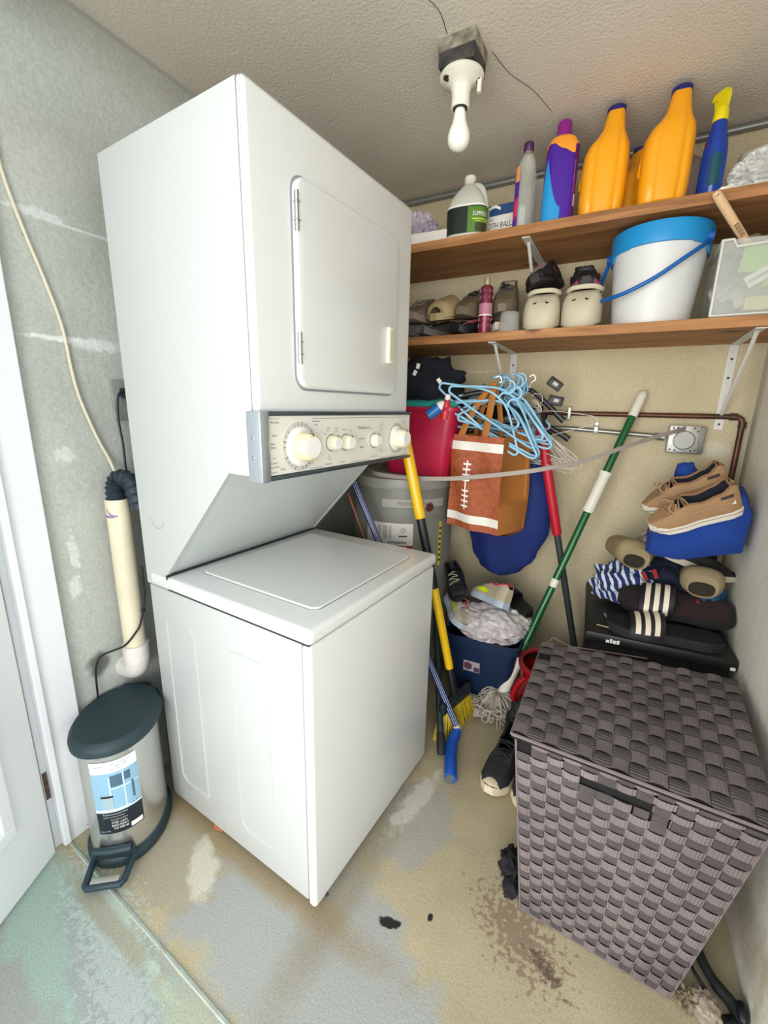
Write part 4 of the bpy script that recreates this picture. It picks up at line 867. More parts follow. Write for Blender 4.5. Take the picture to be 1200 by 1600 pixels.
# mist bottle and cup
t = thing('mist_bottle', 'slim metallic pink mist bottle with gold nozzle on lower shelf edge', 'bottle', (-.512, 1.685, Z2), 0)
PK = mat('rose_metallic', '7e3448', .3, .4, var=.3, vscale=60)
bm = BM(); lathe(bm, [(.022, 0), (.024, .004), (.024, .150), (.021, .160), (.012, .166)], 28); mb = obj('bottle_body', bm, PK, t, True)
bm = BM(); lathe(bm, [(.0245, .062), (.0245, .102)], 28); obj('label_band', bm, mat('rose_label', 'b07486', .5), mb)
bm = BM(); lathe(bm, [(.0248, .060), (.0248, .0635)], 28); obj('white_line', bm, WPRINT, mb)
bm = BM()
for z0 in (.012, .034, .108, .130):
    for k in range(8):
        a = 2*PI*k/8; tube(bm, [(.0245*math.cos(a+j*.18), .0245*math.sin(a+j*.18), z0+.010+.010*(1-abs(j)/1.0)*(1 if s_ else -1)) for j in (-1, 0, 1) for s_ in [1]], .0007, 4)
ob = obj('embossed_scallops', bm, mat('rose_pale', 'c58c9b', .4), mb); ob['kind'] = 'stuff'
bm = BM(); lathe(bm, [(.0105, .164), (.0105, .186), (.0085, .190), (.005, .197)], 18); obj('nozzle', bm, mat('pale_gold', 'cdbb9f', .3, .6), t, True)
t = thing('clear_cup', 'small frosted clear cup upside down beside the cream clog', 'cup', (-.425, 1.700, Z2), 0)
bm = BM(); lathe(bm, [(.039, 0), (.0385, .003), (.033, .066), (.031, .069), (.001, .069)], 30, cap=False); obj('wall', bm, mat('smoky_clear', 'b9b8b4', .2, alpha=.5), t, True)
bm = BM(); lathe(bm, [(.0395, 0), (.041, .003), (.0392, .006)], 30, cap=False); obj('rim', bm, mat('smoky_rim', 'a9a8a3', .3, alpha=.8), t, True)

# white bucket with blue rim
t = thing('bucket', 'white translucent bucket with blue rim and blue bail handle', 'bucket', (.020, 1.797, Z2), 0)
bm = BM(); lathe(bm, [(.108, 0), (.113, .004), (.133, .225), (.131, .225), (.111, .010), (.001, .008)], 56); obj('tub', bm, mat('milky_white', 'dcdddc', .4, var=.05, vscale=14), t, True)
BLR = mat('cyan_blue_plastic', '1b8fd0', .38)
bm = BM(); rg = []
for z_, r_ in ((-1, .1335), (-1, .139), (.275, .143), (.284, .140), (.284, .133), (.22, .131)):
    ring = []
    for k in range(72):
        a = 2*PI*k/72; zz = z_
        if z_ == -1:
            d_ = abs(((a-(-PI/2)+PI) % (2*PI))-PI); zz = .214+.012*(1/(1+math.exp(-(d_-.55)*22)))+(.0 if d_ < .55 else .006)
            zz = .205 if d_ > 1.15 else (.222 if d_ > .62 else .226)
        ring.append(Vector((r_*math.cos(a), r_*math.sin(a), zz)))
    rg.append(ring)
loft(bm, rg, cap=False); obj('rim', bm, BLR, t, True)
HB = mat('deep_blue_handle', '0f5cae', .4)
bm = BM(); P_ = smooth_path([(.128, -.050, .235), (.112, -.098, .212), (.07, -.138, .175), (.0, -.152, .125), (-.07, -.146, .092), (-.125, -.115, .082), (-.160, -.06, .090), (-.168, .0, .125), (-.160, .035, .18), (-.146, .05, .235)], 7)
tube(bm, P_, .0062, 10); obj('bail_handle', bm, HB, t, True)
bm = BM(); tube(bm, [(.118, -.06, .245), (.134, -.058, .245)], .016, 12); obj('pivot', bm, HB, t, True)
bm = BM(); tube(bm, [(-.140, .045, .24), (-.152, .048, .24)], .016, 12); obj('pivot', bm, HB, t, True)

# clear storage bin
CB = mat('clear_bin_plastic', 'dfe2de', .12, alpha=.30, spec=.8)
t = thing('storage_bin', 'clear plastic bin of odds and ends at right end of lower shelf', 'bin', (.172, 1.665, Z2), 0)
W_, D_, H_ = .218, .26, .205
bm = BM()
for a in ((0, W_, 0, .003), (0, W_, D_-.003, D_), (0, .003, 0, D_), (W_-.003, W_, 0, D_)): bxx(bm, a[0], a[1], a[2], a[3], .002, H_, .001)
bxx(bm, 0, W_, 0, D_, .001, .004); obj('bin_wall', bm, CB, t)
bm = BM(); tube(bm, [(0, 0, H_), (.025, -.002, H_), (.035, -.002, H_-.02), (W_, -.002, H_-.012)], .004, 6); tube(bm, [(0, 0, H_), (0, D_, H_), (W_, D_, H_), (W_, 0, H_-.012)], .004, 6)
tube(bm, [(0.001, -.001, .004), (.001, -.001, H_)], .004, 6); tube(bm, [(.001, -.001, .006), (W_, -.001, .006)], .003, 6)
obj('bin_rim', bm, mat('bin_edge', 'e3e4dd', .25, alpha=.8), t, True)
def item(nm, lab, cat, bmx, m, smooth='all'): return tag(obj(nm, bmx, m, smooth=smooth), lab, cat)
bm = BM(); blob(bm, (.262, 1.76, Z2+.075), (.078, .07, .068), 41, .35, 2.6, 4, Z2+.006); item('white_bundle', 'white cloth bundle stuffed inside the clear storage bin', 'cloth', bm, mat('bundle_white', 'c9c8bf', .7, col2='9b9a92', vscale=12))
bm = BM(); box(bm, (.300, 1.682, Z2+.150), (.150, .003, .070), 0, Matrix.Rotation(.10, 3, 'Y')); box(bm, (.335, 1.682, Z2+.095), (.10, .003, .040), 0, Matrix.Rotation(.10, 3, 'Y')); item('green_packet', 'lime green packet pressed against the clear bin front', 'packet', bm, mat('lime_print', '9cc65a', .5), False)
t = thing('paint_brush', 'white plastic handled brush lying across the clear bin front', 'brush', (.305, 1.677, Z2+.125), (0, -.55, 0))
bm = BM(); bxx(bm, -.07, .08, -.004, .004, -.017, .017, .003); obj('handle_body', bm, WPL, t)
bm = BM(); bxx(bm, -.065, .08, -.0048, -.0038, -.004, .004); obj('handle_groove', bm, mat('groove_grey', 'aaa7a2', .5), t)
t = thing('yellow_label_box', 'small pale yellow labelled packet low in the clear bin', 'packet', (.305, 1.679, Z2+.035), (0, 0, 0))
bm = BM(); bxx(bm, -.055, .075, -.004, .006, -.018, .018, .001); obj('packet', bm, mat('pale_yellow', 'd6d89c', .5, col2='c2bf66', vscale=40), t)
bm = BM(); bxx(bm, .035, .075, -.0045, -.0035, -.014, .014); obj('printed_panel', bm, GREYP, t)
bm = BM(); blob(bm, (.215, 1.70, Z2+.03), (.025, .015, .022), 43, .3, 3, 3); item('grey_bottle_top', 'grey bottle top at the bottom of the clear bin', 'cap', bm, mat('slate', '77777c', .5))
t = thing('scrub_brush', 'wooden handled brush sticking out of the clear bin', 'brush', (0, 0, 0))
p0, p1 = Vector((.130, 1.632, 1.868)), Vector((.236, 1.700, 1.742))
bm = BM(); tube(bm, [p0+(p1-p0)*k for k in (0, .04, .12, .5, 1)], [.008, .011, .012, .0115, .0105], 14); hb = obj('wooden_handle', bm, mat('bare_beech', 'd9b68d', .55), t, True)
d_ = (p1-p0).normalized(); sd = Vector((-.3, -.95, 0)); 
bm = BM(); c_ = p0+d_*.016+Vector((-.004, -.0112, .002)); lathe(bm, [(.0042, 0), (.0042, .0012)], 12, c_, Vector((-.25, -.9, -.1)).to_track_quat('Z', 'X').to_matrix()); obj('hang_hole', bm, BLACK, hb)
bm = BM()
rt = d_.cross(Vector((0, -1, 0))).normalized()
for k in range(12):
    c_ = p0+(p1-p0)*(.62+k*.020)+Vector((-.0005, -.0118, -.002)); w_ = .0008 if k % 3 else .0016
    for sg in (0,): 
        a, b = c_-rt*.006, c_+rt*.006; bm.faces.new([bm.verts.new(x) for x in (a-d_*w_, b-d_*w_, b+d_*w_, a+d_*w_)])
obj('barcode', bm, mat('barcode_brown', '6b4a30', .6), hb)
bm = BM(); blob(bm, (.245, 1.80, Z2+.215), (.045, .05, .03), 45, .5, 3, 3); item('crumpled_paper', 'crumpled pale paper on top of the clear storage bin contents', 'paper', bm, mat('paper_tan', 'a59c8a', .9))
# ================================================================== HANGERS ON THE LEFT BRACKET
HKY, HKZ = 1.800, 1.385
def copy_tree(o, parent=None):
    c = o.copy(); COL.objects.link(c)
    if parent: c.parent = parent
    for ch in list(o.children): copy_tree(ch, c)
    return c
def hanger_bm(r, w=.40, drop=.115, notch=True, hr=.024, hookh=.075):
    bm = BM()
    P_ = [(w/2-.03, 0, -hookh-drop), (w/2-.006, 0, -hookh-drop+.006), (w/2-.004, 0, -hookh-drop+.022), (w/2-.03, 0, -hookh-drop+.040), (.06, 0, -hookh-.012), (0, 0, -hookh), (-.06, 0, -hookh-.012), (-w/2+.03, 0, -hookh-drop+.040), (-w/2+.004, 0, -hookh-drop+.022), (-w/2+.006, 0, -hookh-drop+.006), (-w/2+.03, 0, -hookh-drop), (0, 0, -hookh-drop-.002), (w/2-.03, 0, -hookh-drop)]
    tube(bm, smooth_path(P_, 3), r, 6); return bm
def hook_bm(r, hr=.024, hookh=.075):
    bm = BM(); pts = [(0, 0, -hookh), (0, 0, -hookh+.018)]+[(-.0+hr*math.sin(a)*1.0, 0, -hr+hr*(-math.cos(a))+.0) for a in []]
    arc = [(hr*math.cos(a), 0, -hr+hr*math.sin(a)) for a in [-PI/2-.2+k*PI*1.28/12 for k in range(13)]]
    pts = [(0, 0, -hookh), (0, 0, -2*hr-.008), (.004, 0, -2*hr)]+arc[1:]
    tube(bm, smooth_path(pts, 2), r, 6); return bm
LB = mat('light_blue_plastic', '8fc2de', .4)
def hanger(name, label, m, r, group, w=.40, drop=.115, hm=None):
    t = thing(name, label, 'hanger', (0, 0, 0), (0, 0, 0), group)
    obj('hanger_frame', hanger_bm(r, w, drop), m, t, True); obj('hook', hook_bm(r*.9), hm or m, t, True); return t
proto = hanger('plastic_hanger', 'light blue tubular plastic hanger in the bunch on the left bracket', LB, .0044, 'light blue plastic hangers', .40, .12)
rnd = random.Random(3)
conf = [(-.00, .0, .55), (.01, .15, .30), (.02, -.2, .42), (.03, .3, .62), (.02, -.1, .50), (.015, .45, .75), (-.01, -.9, .10), (-.015, .8, .0), (.02, 1.0, .28), (.03, .6, .9), (.035, -.3, 1.0), (.03, .2, .82), (.0, .05, .15), (.01, .35, 1.12)]
for i, (dx, rz, ry) in enumerate(conf):
    o = proto if i == 0 else copy_tree(proto)
    # each hanger swings about the brace and slews round its hook
    o.location = (-.445+dx+(.045 if ry > .4 else 0), HKY-.035-.006*i*(1 if i % 2 else -.4), HKZ+.02-(.02 if ry > .4 else .01)*(i % 3)-.012*(ry > .7))
    o.rotation_euler = (rnd.uniform(-.25, .25), ry*.62, rz*.8)
wp = hanger('wire_hanger', 'thin white wire hanger in the bundle behind the brown bag', mat('white_wire', 'd6cfc4', .4), .0013, 'thin white wire hangers', .40, .10)
for i in range(14):
    o = wp if i == 0 else copy_tree(wp)
    o.location = (-.325+.004*(i % 4), 1.80+.004*i, 1.310-.006*i); o.rotation_euler = (rnd.uniform(-.1, .1), .28+.035*(i % 6)-.02*i, rnd.uniform(-.35, .12))
o = copy_tree(wp); o.location = (-.335, 1.84, 1.335); o.rotation_euler = (.1, -.30, .1); o['label'] = 'single white wire hanger with its loop sticking out over the copper pipe'; del o['group']
# black hangers
def wide_hanger(label, loc, rot, w=.42):
    t = thing('suit_hanger', label, 'hanger', loc, rot)
    bm = BM(); pts = smooth_path([(-w/2, 0, -.135), (-w/2+.03, 0, -.118), (-w/4, 0, -.085), (-.02, 0, -.052), (0, 0, -.048), (.02, 0, -.052), (w/4, 0, -.085), (w/2-.03, 0, -.118), (w/2, 0, -.135)], 5)
    n = len(pts); tube(bm, pts, [.010+.006*abs(i/(n-1)*2-1) for i in range(n)], 10, flat=.8); obj('shoulder_bar', bm, mat('charcoal_plastic', '27292d', .45), t, True)
    bm = BM(); tube(bm, smooth_path([(0, 0, -.05), (0, 0, -.02), (.012, 0, -.004), (0, 0, .012), (-.014, 0, .002)], 4), .0018, 6); obj('hook', bm, CHROME, t, True); return t
wide_hanger('wide dark hanger nearest the camera sloping down behind the bag handles', (-.452, 1.722, 1.385), (.1, .30, .15), .34)
wide_hanger('wide black hanger hanging low towards the wall, tip beside the conduit', (-.385, 1.86, 1.305), (0, .05, .2), .40)
wide_hanger('wide black hanger on the far left under the light blue hangers', (-.53, 1.80, 1.36), (0, -.12, -.1), .36)
wide_hanger('black clip hanger high at the back of the bunch', (-.36, 1.90, 1.40), (0, .22, .1), .34)
for (x, y, z, ry, lb_) in ((-.262, 1.83, 1.372, .6, 'black belt buckle clip with pale label sticking out of the hangers'), (-.255, 1.85, 1.310, .2, 'lower black clip block hanging beside the light blue hangers')):
    t = thing('clip_block', lb_, 'clip', (x, y, z), (0, ry, .1)); bm = BM(); bxx(bm, -.028, .028, -.008, .008, -.018, .018, .004); obj('block', bm, BLACK, t, True)
    bm = BM(); bxx(bm, -.008, .012, -.0095, -.0075, -.006, .007, .001); obj('pale_label', bm, mat('pale_grey_label', 'b7b5b0', .5), t)
bm = BM(); blob(bm, (-.46, 1.880, 1.20), (.17, .04, .11), 51, .4, 2.6, 4); tag(obj('black_garment', bm, mat('black_cloth', '0e0e11', .95, bump=.4, bscale=60), smooth='all'), 'black garment hanging in shadow behind the brown bag handles', 'clothes')

# ================================================================== BROWN BAG
BAGF = mat('pebbled_brown', 'b0592f', .42, bump=1.0, bscale=240, var=.35, vscale=60); BAGS = mat('plain_brown_cloth', 'a96b2c', .85, bump=.3, bscale=150, var=.1, vscale=8)
t = thing('tote_bag', 'brown tote bag printed like a football hanging from the left bracket', 'bag', (-.493, 1.655, .79), -.04)
bw, bd_, bh = .205, .15, .385
def bagp(u, v, side):   # u 0..1 across, v 0..1 up
    sag = .006*math.sin(u*9+v*4)+.008*nz((u*3, v*3, side*5))
    if side == 0: return Vector(((u-.5)*bw*(1+.05*(1-v)), -.02+sag-.012*math.sin(PI*u)*(1-abs(v-.5)), v*bh*(1-.015*u)-.028*(1-u)*0+.018*(1-u)*(1-v)))
    a = bagp(1, v, 0); e = Vector((bw*.5+.065+.006*math.sin(v*5), bd_, v*bh*1.0+.03*v*u-.012*(1-v)+.012)); p = a.lerp(e, u); p.x += (.018*math.sin(PI*u)*(-1 if v > .3 else .4)); return p
def grid(bm, fn, nu, nv, u0=0, u1=1, v0=0, v1=1, off=None):
    g = [[bm.verts.new(fn(u0+(u1-u0)*i/nu, v0+(v1-v0)*j/nv)+(off or Vector())) for j in range(nv+1)] for i in range(nu+1)]
    for i in range(nu):
        for j in range(nv): bm.faces.new((g[i][j], g[i+1][j], g[i+1][j+1], g[i][j+1]))
bm = BM(); grid(bm, lambda u, v: bagp(u, v, 0), 24, 30); ff = obj('front_panel', bm, BAGF, t, True)
bm = BM(); grid(bm, lambda u, v: bagp(u, v, 1), 12, 24); obj('side_panel', bm, BAGS, t, True)
bm = BM(); grid(bm, lambda u, v: bagp(0, v, 0)+Vector((-.01*math.sin(PI*u)+.06*u, bd_*u, 0)), 8, 12); grid(bm, lambda u, v: Vector((-bw*.5+.05+(bw+.015)*u, bd_-.02, v*bh*.99+.01)), 10, 12); obj('rear_panel', bm, BAGS, t, True)
bm = BM(); grid(bm, lambda u, v: bagp(u, 0, 0).lerp(Vector((-bw*.5+.06+(bw+.005)*u, bd_-.02, .0)), v)+Vector((0, 0, -.012*math.sin(PI*v))), 12, 6); obj('bottom', bm, BAGS, t, True)
for v0, v1 in ((.845, .935), (.075, .165)):
    bm = BM(); grid(bm, lambda u, v: bagp(u, v, 0), 20, 2, .0, 1, v0, v1, Vector((0, -.0015, 0))); obj('white_stripe', bm, mat('white_vinyl', 'dcd9cf', .45), ff)
bm = BM(); grid(bm, lambda u, v: bagp(u, v, 0), 2, 12, .345, .368, .22, .74, Vector((0, -.0015, 0))); obj('lace_spine', bm, WPRINT, ff)
for k in range(9):
    v0 = .245+k*.056
    if 4 <= k <= 4: continue
    bm = BM(); grid(bm, lambda u, v: bagp(u, v, 0), 4, 1, .285, .425, v0, v0+.018, Vector((0, -.002, 0))); obj('lace_bar', bm, WPRINT, ff)
for (x0, y0, x1, wdt) in ((-.065, -.018, .045, .013), (.030, -.018, .062, .013), (.055, .10, .075, .010), (-.05, .10, .05, .010)):
    bm = BM(); P_ = smooth_path([(x0, y0-.003, bh*.90), (x0, y0-.003, bh*1.0), ((x0*.6+.016), y0*.5+.018, bh+.11), (.034, .028, bh+.196)], 6)
    tube(bm, P_, [wdt]*(len(P_)-4)+[wdt*.8]*4, 8, flat=.18, up=(0, 1, .2)); obj('handle', bm, BAGS, t, True)
# blue bag behind
bm = BM()
tabw = [(0, .06), (.05, .17), (.16, .255), (.35, .31), (.6, .30), (.85, .22), (1, .12)]
rg = []
for i in range(25):
    k = i/24; z = .545+k*.62; w_ = interp(tabw, k)*.56; cx = -.425+.02*math.sin(k*3); th = .035+.03*math.sin(PI*min(1, k*1.1))
    rg.append([Vector((cx+w_*math.cos(a)*(1+.05*nz((a, k*4, 0))), 1.885+th*math.sin(a)*(1+.5*nz((a*2, k*3, 2))), z+.02*math.cos(a)*0+.012*nz((a*1.5, k*2, 7)))) for a in [2*PI*j/36 for j in range(36)]])
loft(bm, rg); tag(obj('blue_bag', bm, mat('royal_blue_cloth', '0b256a', .8, bump=.3, bscale=100, var=.12), smooth=True), 'royal blue cloth bag hanging behind the brown tote bag', 'bag')

# ================================================================== POLES, BROOMS, MOP
def pole(name, label, cat, a, b, segs, r, parts):
    """segs: list of (t0,t1,material,part name,radius factor)"""
    a, b = Vector(a), Vector(b); t = thing(name, label, cat, b); d = a-b
    for t0, t1, m, nm, k in segs:
        bm = BM(); p0, p1 = d*t0, d*t1; e = (p1-p0)*.04 if t1-t0 > .02 else (p1-p0)*.2
        tube(bm, [p0, p0+e, p1-e, p1], [r*k*.93, r*k, r*k, r*k*.93], 18); obj(nm, bm, m, t, True)
    return t
GRN = mat('green_enamel', '0e5a2c', .3, coat=.3); WG = mat('white_grip', 'e2ddd0', .55)
m0, m1 = Vector((-.325, 1.625, .06)), Vector((.0385, 2.000, 1.338))
mop = pole('string_mop', 'green handled string mop with white grips leaning in the back corner', 'mop', m1, m0,
    [(.0, .185, WG, 'lower_sleeve', 1.6), (.175, .40, GRN, 'green_tube', 1), (.40, .425, WG, 'white_collar', 1.15), (.42, .66, GRN, 'green_tube', 1), (.64, .765, WG, 'middle_grip', 1.5), (.75, .945, GRN, 'green_tube', 1), (.935, 1.0, WG, 'top_grip', 1.2)], .0145, None)
d_ = (m1-m0)
bm = BM(); tube(bm, [d_*.645, d_*.66, d_*.75, d_*.765], [.025, .0217, .0217, .026], 18); tube(bm, [d_*1.0, d_*1.008, d_*1.012], [.0172, .013, .005], 16); obj('grip_flare', bm, WG, mop, True)
bm = BM(); rs = random.Random(5)
for i in range(300):
    a = rs.uniform(0, 2*PI); l = rs.uniform(.03, .118); w_ = rs.uniform(.006, .013); top = Vector((.004*math.cos(a), .004*math.sin(a), .030+rs.uniform(-.03, .03)))
    o_ = Vector((math.cos(a), math.sin(a)*.85, 0)); s_ = Vector((-math.sin(a), math.cos(a), 0)); zf = rs.uniform(-.052, .03)
    pts = [top, top+o_*.03+Vector((0, 0, .008)), top+o_*l*.7+Vector((0, 0, -.02))+s_*w_, Vector((0, 0, 0))+o_*l+Vector((0, 0, zf))+s_*w_, o_*(l+.006)+Vector((0, 0, zf-.002)), o_*l+Vector((0, 0, zf))-s_*w_, top+o_*l*.65+Vector((0, 0, -.03))-s_*w_]
    tube(bm, smooth_path(pts, 2), .0030, 4)
ob = obj('mop_yarn', bm, mat('mop_cotton', 'c2b9aa', .95, var=.3, vscale=60, bump=.4, bscale=300), mop, True); ob['kind'] = 'stuff'
# red extending pole
pole('extension_pole', 'red and dark grey telescopic pole leaning on the back wall', 'pole', (-.305, 1.79, 1.262), (-.012, 1.90, .02),
    [(0, .62, mat('dark_grey_tube', '34363a', .4), 'grey_tube', .82), (.61, .965, mat('red_grip', 'b3152c', .4), 'red_tube', 1.15), (.955, 1.0, BLACK, 'black_tip', 1.25)], .0165, None)
# yellow pole broom
b0, b1 = Vector((-.462, 1.475, .135)), Vector((-.722, 1.455, 1.19))
YP = mat('yellow_enamel', 'e9bd10', .35, coat=.3)
br = pole('broom', 'yellow handled broom with yellow bristles standing between washer and bin', 'broom', b1, b0,
    [(0, .13, BLACK, 'black_socket', 1.0), (.12, .44, YP, 'lower_sleeve', 1.1), (.43, .70, BLACK, 'black_grip', 1.15), (.69, 1.0, YP, 'upper_tube', 1.40)], .0150, None)
bm = BM(); vs = box(bm, (.0, 0, -.005), (.030, .20, .055), .012, Matrix.Rotation(-.25, 3, 'Z')); obj('broom_head', bm, mat('dark_green_plastic', '16242a', .5), br, True)
bm = BM(); RR = Matrix.Rotation(-.25, 3, 'Z')
for i in range(300):
    y = rs.uniform(-.098, .098); x = rs.uniform(-.012, .012); L_ = rs.uniform(.085, .108); sp = y*.35+rs.uniform(-.008, .008)
    a = RR @ Vector((x, y, -.028)); b = RR @ Vector((x*1.8+rs.uniform(-.005, .005)+.012, y+sp, -.028-L_)); 
    tube(bm, [a, (a+b)/2+Vector((0, 0, .003)), b], .0011, 3)
ob = obj('bristles', bm, mat('yellow_bristle', 'd9bd1a', .5, var=.4, vscale=80), br); ob['kind'] = 'stuff'
# blue striped pole with blue head
BS = mat('navy_tube', '1c2c66', .35, coat=.2)
s0, s1 = Vector((-.420, 1.405, .05)), Vector((-.935, 1.44, .985))
sq = pole('floor_squeegee', 'blue and white striped pole with long blue plastic head on the floor', 'squeegee', s1, s0,
    [(0, .02, mat('cream_ferrule', 'c9b89a', .5), 'ferrule', 1.15), (.015, 1.0, BS, 'striped_tube', 1)], .0130, None)
d_ = s1-s0; fw = (Vector((0, 0, 1.27))-Vector((-.6, 1.4, .5))).normalized(); dn = d_.normalized(); sd = dn.cross(fw).normalized(); vf = sd.cross(dn).normalized()
if vf.dot(fw) < 0: vf = -vf
for k in (-.5, .12, .65):
    o_ = (vf*math.cos(k)+sd*math.sin(k))*.0128; bm = BM(); tube(bm, [d_*.02+o_, d_*.99+o_], .0009, 5); obj('white_stripe', bm, mat('pale_stripe', 'c8d2ea', .4), sq, True)
bm = BM(); tube(bm, [(.0, .0, .012), (-.004, -.010, -.004), (-.006, -.05, -.018), (.015, -.12, -.026), (.045, -.20, -.028), (.046, -.205, -.028)], [.012, .019, .023, .023, .0225, .019], 18); obj('blue_head', bm, mat('cobalt_plastic', '1450ac', .4), sq, True)
bm = BM(); tube(bm, [(.045, -.2035, -.028), (.0465, -.207, -.028)], .0185, 18); obj('grey_end', bm, mat('end_grey', '55585c', .6), sq, True)
pole('rubber_pole', 'dark green rubber tipped pole end poking out beside the washer', 'pole', (-.655, 1.70, .40), (-.443, 1.290, .018),
    [(0, .12, BLKR, 'rubber_foot', 1.15), (.1, 1, mat('dark_green_tube', '1b2e2c', .5), 'tube', 1)], .0135, None)
pole('red_rod', 'thin brown and black rod leaning behind the washer by the heater', 'pole', (-.955, 1.435, .93), (-.68, 1.44, .30),
    [(0, 1, mat('rod_brown', '8b4a3a', .5), 'tube', 1), (0.02, .98, BLACK, 'edge_line', .9)], .0045, None)

# ================================================================== NAVY BIN WITH SHOES AND BAG
NB = mat('navy_plastic', '12284a', .4, var=.15, vscale=10)
t = thing('storage_bin', 'navy blue plastic tub holding shoes and a plastic bag', 'bin', (-.425, 1.765, 0), .06)
bm = BM(); 
def rb2(w_, d_, z, r_=.03): return [Vector((a, b, z)) for a, b in rrect(w_, d_, r_, 4)]
loft(bm, [rb2(.25, .25, 0), rb2(.255, .255, .006), rb2(.30, .30, .30), rb2(.325, .325, .302), rb2(.33, .33, .335), rb2(.305, .305, .335), rb2(.25, .25, .02)]); nb = obj('tub', bm, NB, t, True)
bm = BM(); F = lambda u, v: Vector((u, -.1285-.0755*v, v)); quadpatch(bm, F, -.065, .005, .175, .225, 2, 2); st = obj('sticker', bm, mat('sticker_silver', 'a5a0a4', .45), t)
bm = BM(); F_ = lambda u, v: F(u, v)+Vector((0, -.001, 0)); bm.faces.new([bm.verts.new(F_(-.045+.020*math.cos(2*PI*k/6+.5), .200+.020*math.sin(2*PI*k/6+.5))) for k in range(6)]); quadpatch(bm, F_, -.02, .003, .178, .20, 1, 1); obj('sticker_patch', bm, mat('sticker_plum', '5a3346', .5), st)
FZ = .335
shoe('sneaker', 'black strappy shoe with silver buckles on top of the navy tub', (-.560, 1.72, FZ+.165), (.4, .35, -1.1), L=.19, W=.09, Hh=.075, sole=BLACK, upper=mat('ink_mesh', '11131c', .5), lace=mat('silver_strap', 'b9b49a', .3, .5))
NEON = mat('neon_yellow', 'c9e020', .5)
shoe('sneaker', 'pale grey running shoe with neon flash lying on the plastic bag', (-.425, 1.72, FZ+.128), (.45, .12, 2.55), L=.215, W=.085, Hh=.085, sole=mat('pale_blue_sole', 'aebcc8', .5), upper=mat('beige_mesh', 'b2a68e', .8), lace=mat('white_lace', 'd6d2c8', .7), accent=NEON, tog=mat('coral', 'c8324a', .5))
shoe('sneaker', 'pale grey running shoe with neon and black flash at the left of the tub', (-.555, 1.665, FZ+.065), (-.5, .35, -.9), L=.20, W=.085, Hh=.085, sole=mat('pale_blue_sole', 'aebcc8', .5), upper=mat('stone_mesh', 'a39c8c', .8), lace=mat('dull_pink_lace', '9c5361', .7), accent=NEON, tog=BLACK)
slide('slide_sandal', 'small black sandal behind the running shoe on the tub', (-.325, 1.80, FZ+.115), (0, -.2, 2.4), L=.20, W=.08, solem=BLACK, strapm=mat('black_strap', '17181b', .6), hgt=.05)
bm = BM(); blob(bm, (-.405, 1.70, FZ+.045), (.145, .105, .078), 61, .26, 2.0, 5, FZ-.06, ridge=True)
tag(obj('plastic_bag', bm, mat('milky_bag', 'cfcdca', .3, alpha=.9, bump=.5, bscale=30, col2='c4b2bb', vscale=8), smooth=True), 'milky crumpled plastic bag spilling over the navy tub', 'bag')
bm = BM(); blob(bm, (-.30, 1.74, FZ+.062), (.060, .055, .050), 62, .25, 3, 4, FZ-.03); bw_ = tag(obj('cotton_hat', bm, mat('white_cotton', 'dcdad4', .8, bump=.3, bscale=50), smooth=True), 'round white cotton hat at the right end of the tub', 'hat')
for k in range(5):
    bm = BM(); tube(bm, [(-.30+.06*math.cos(a)*(1-.16*k)*1.02, 1.737-.057+.010*k*k*.3, FZ+.062+.052*math.sin(a)*(1-.02*k)) for a in [PI*j/10 for j in range(11)]], .0012, 4); obj('seam', bm, mat('seam_grey', 'a9a6a0', .8), bw_)
bm = BM(); blob(bm, (-.455, 1.615, FZ+.035), (.008, .006, .008), 63, .2, 2, 2); item('red_tag', 'tiny red tag stuck on the milky plastic bag', 'tag', bm, mat('tag_red', 'b31f2e', .5))
bm = BM(); blob(bm, (-.42, 1.63, .29), (.035, .012, .06), 64, .3, 3, 3); item('black_strap_loop', 'black strap hanging over the front rim of the navy tub', 'strap', bm, BLKR)

# red bucket and wringer behind the hamper
RD = mat('red_plastic', '9c0f1c', .35, coat=.2)
t = thing('bucket', 'red round mop bucket half hidden behind the woven hamper', 'bucket', (-.140, 1.640, 0), 0)
bm = BM(); lathe(bm, [(.085, 0), (.09, .004), (.108, .285), (.118, .288), (.120, .302), (.115, .306), (.102, .302), (.085, .02), (.001, .015)], 48); obj('tub', bm, RD, t, True)
bm = BM(); lathe(bm, [(.1012, .294), (.096, .18), (.087, .03), (.001, .028)], 40, cap=False); obj('dark_inside', bm, mat('murky_dark', '17090a', .6), t, True)
t = thing('mop_wringer', 'small red plastic wringer part beside the mop head', 'wringer', (-.226, 1.55, .205), (.2, .4, .3))
bm = BM(); tube(bm, smooth_path([(-.02, 0, .075), (.02, .0, .06), (.035, 0, .0), (.02, 0, -.055), (-.012, 0, -.04), (-.025, 0, .02), (-.02, 0, .075)], 4), .012, 10); obj('frame', bm, RD, t, True)
bm = BM(); blob(bm, (.0, .012, .0), (.026, .012, .05), 65, .2, 2, 3); obj('web', bm, mat('dark_red', '6d0d15', .5), t, True)
bm = BM(); blob(bm, (-.215, 1.535, .085), (.045, .03, .085), 66, .5, 3, 4, .001); item('black_strap_heap', 'black strap with a small pale label beside the mop head', 'strap', bm, BLKR)
for (x0, y0, x1, y1, z1) in ((-.40, 1.60, -.46, 1.55, .19),): pass
shoe('sneaker', 'black sneaker with cream rubber toe standing between mop and hamper', (-.228, 1.355, 0), (0, 0, -PI/2-.12), L=.285, W=.105, Hh=.105, sole=mat('cream_rubber', 'd6c8ac', .6), upper=mat('faded_black_canvas', '232428', .9, var=.3, vscale=20), lace=mat('black_lace', '141417', .8), toecap=mat('cream_rubber', 'd6c8ac', .6), s=.03)
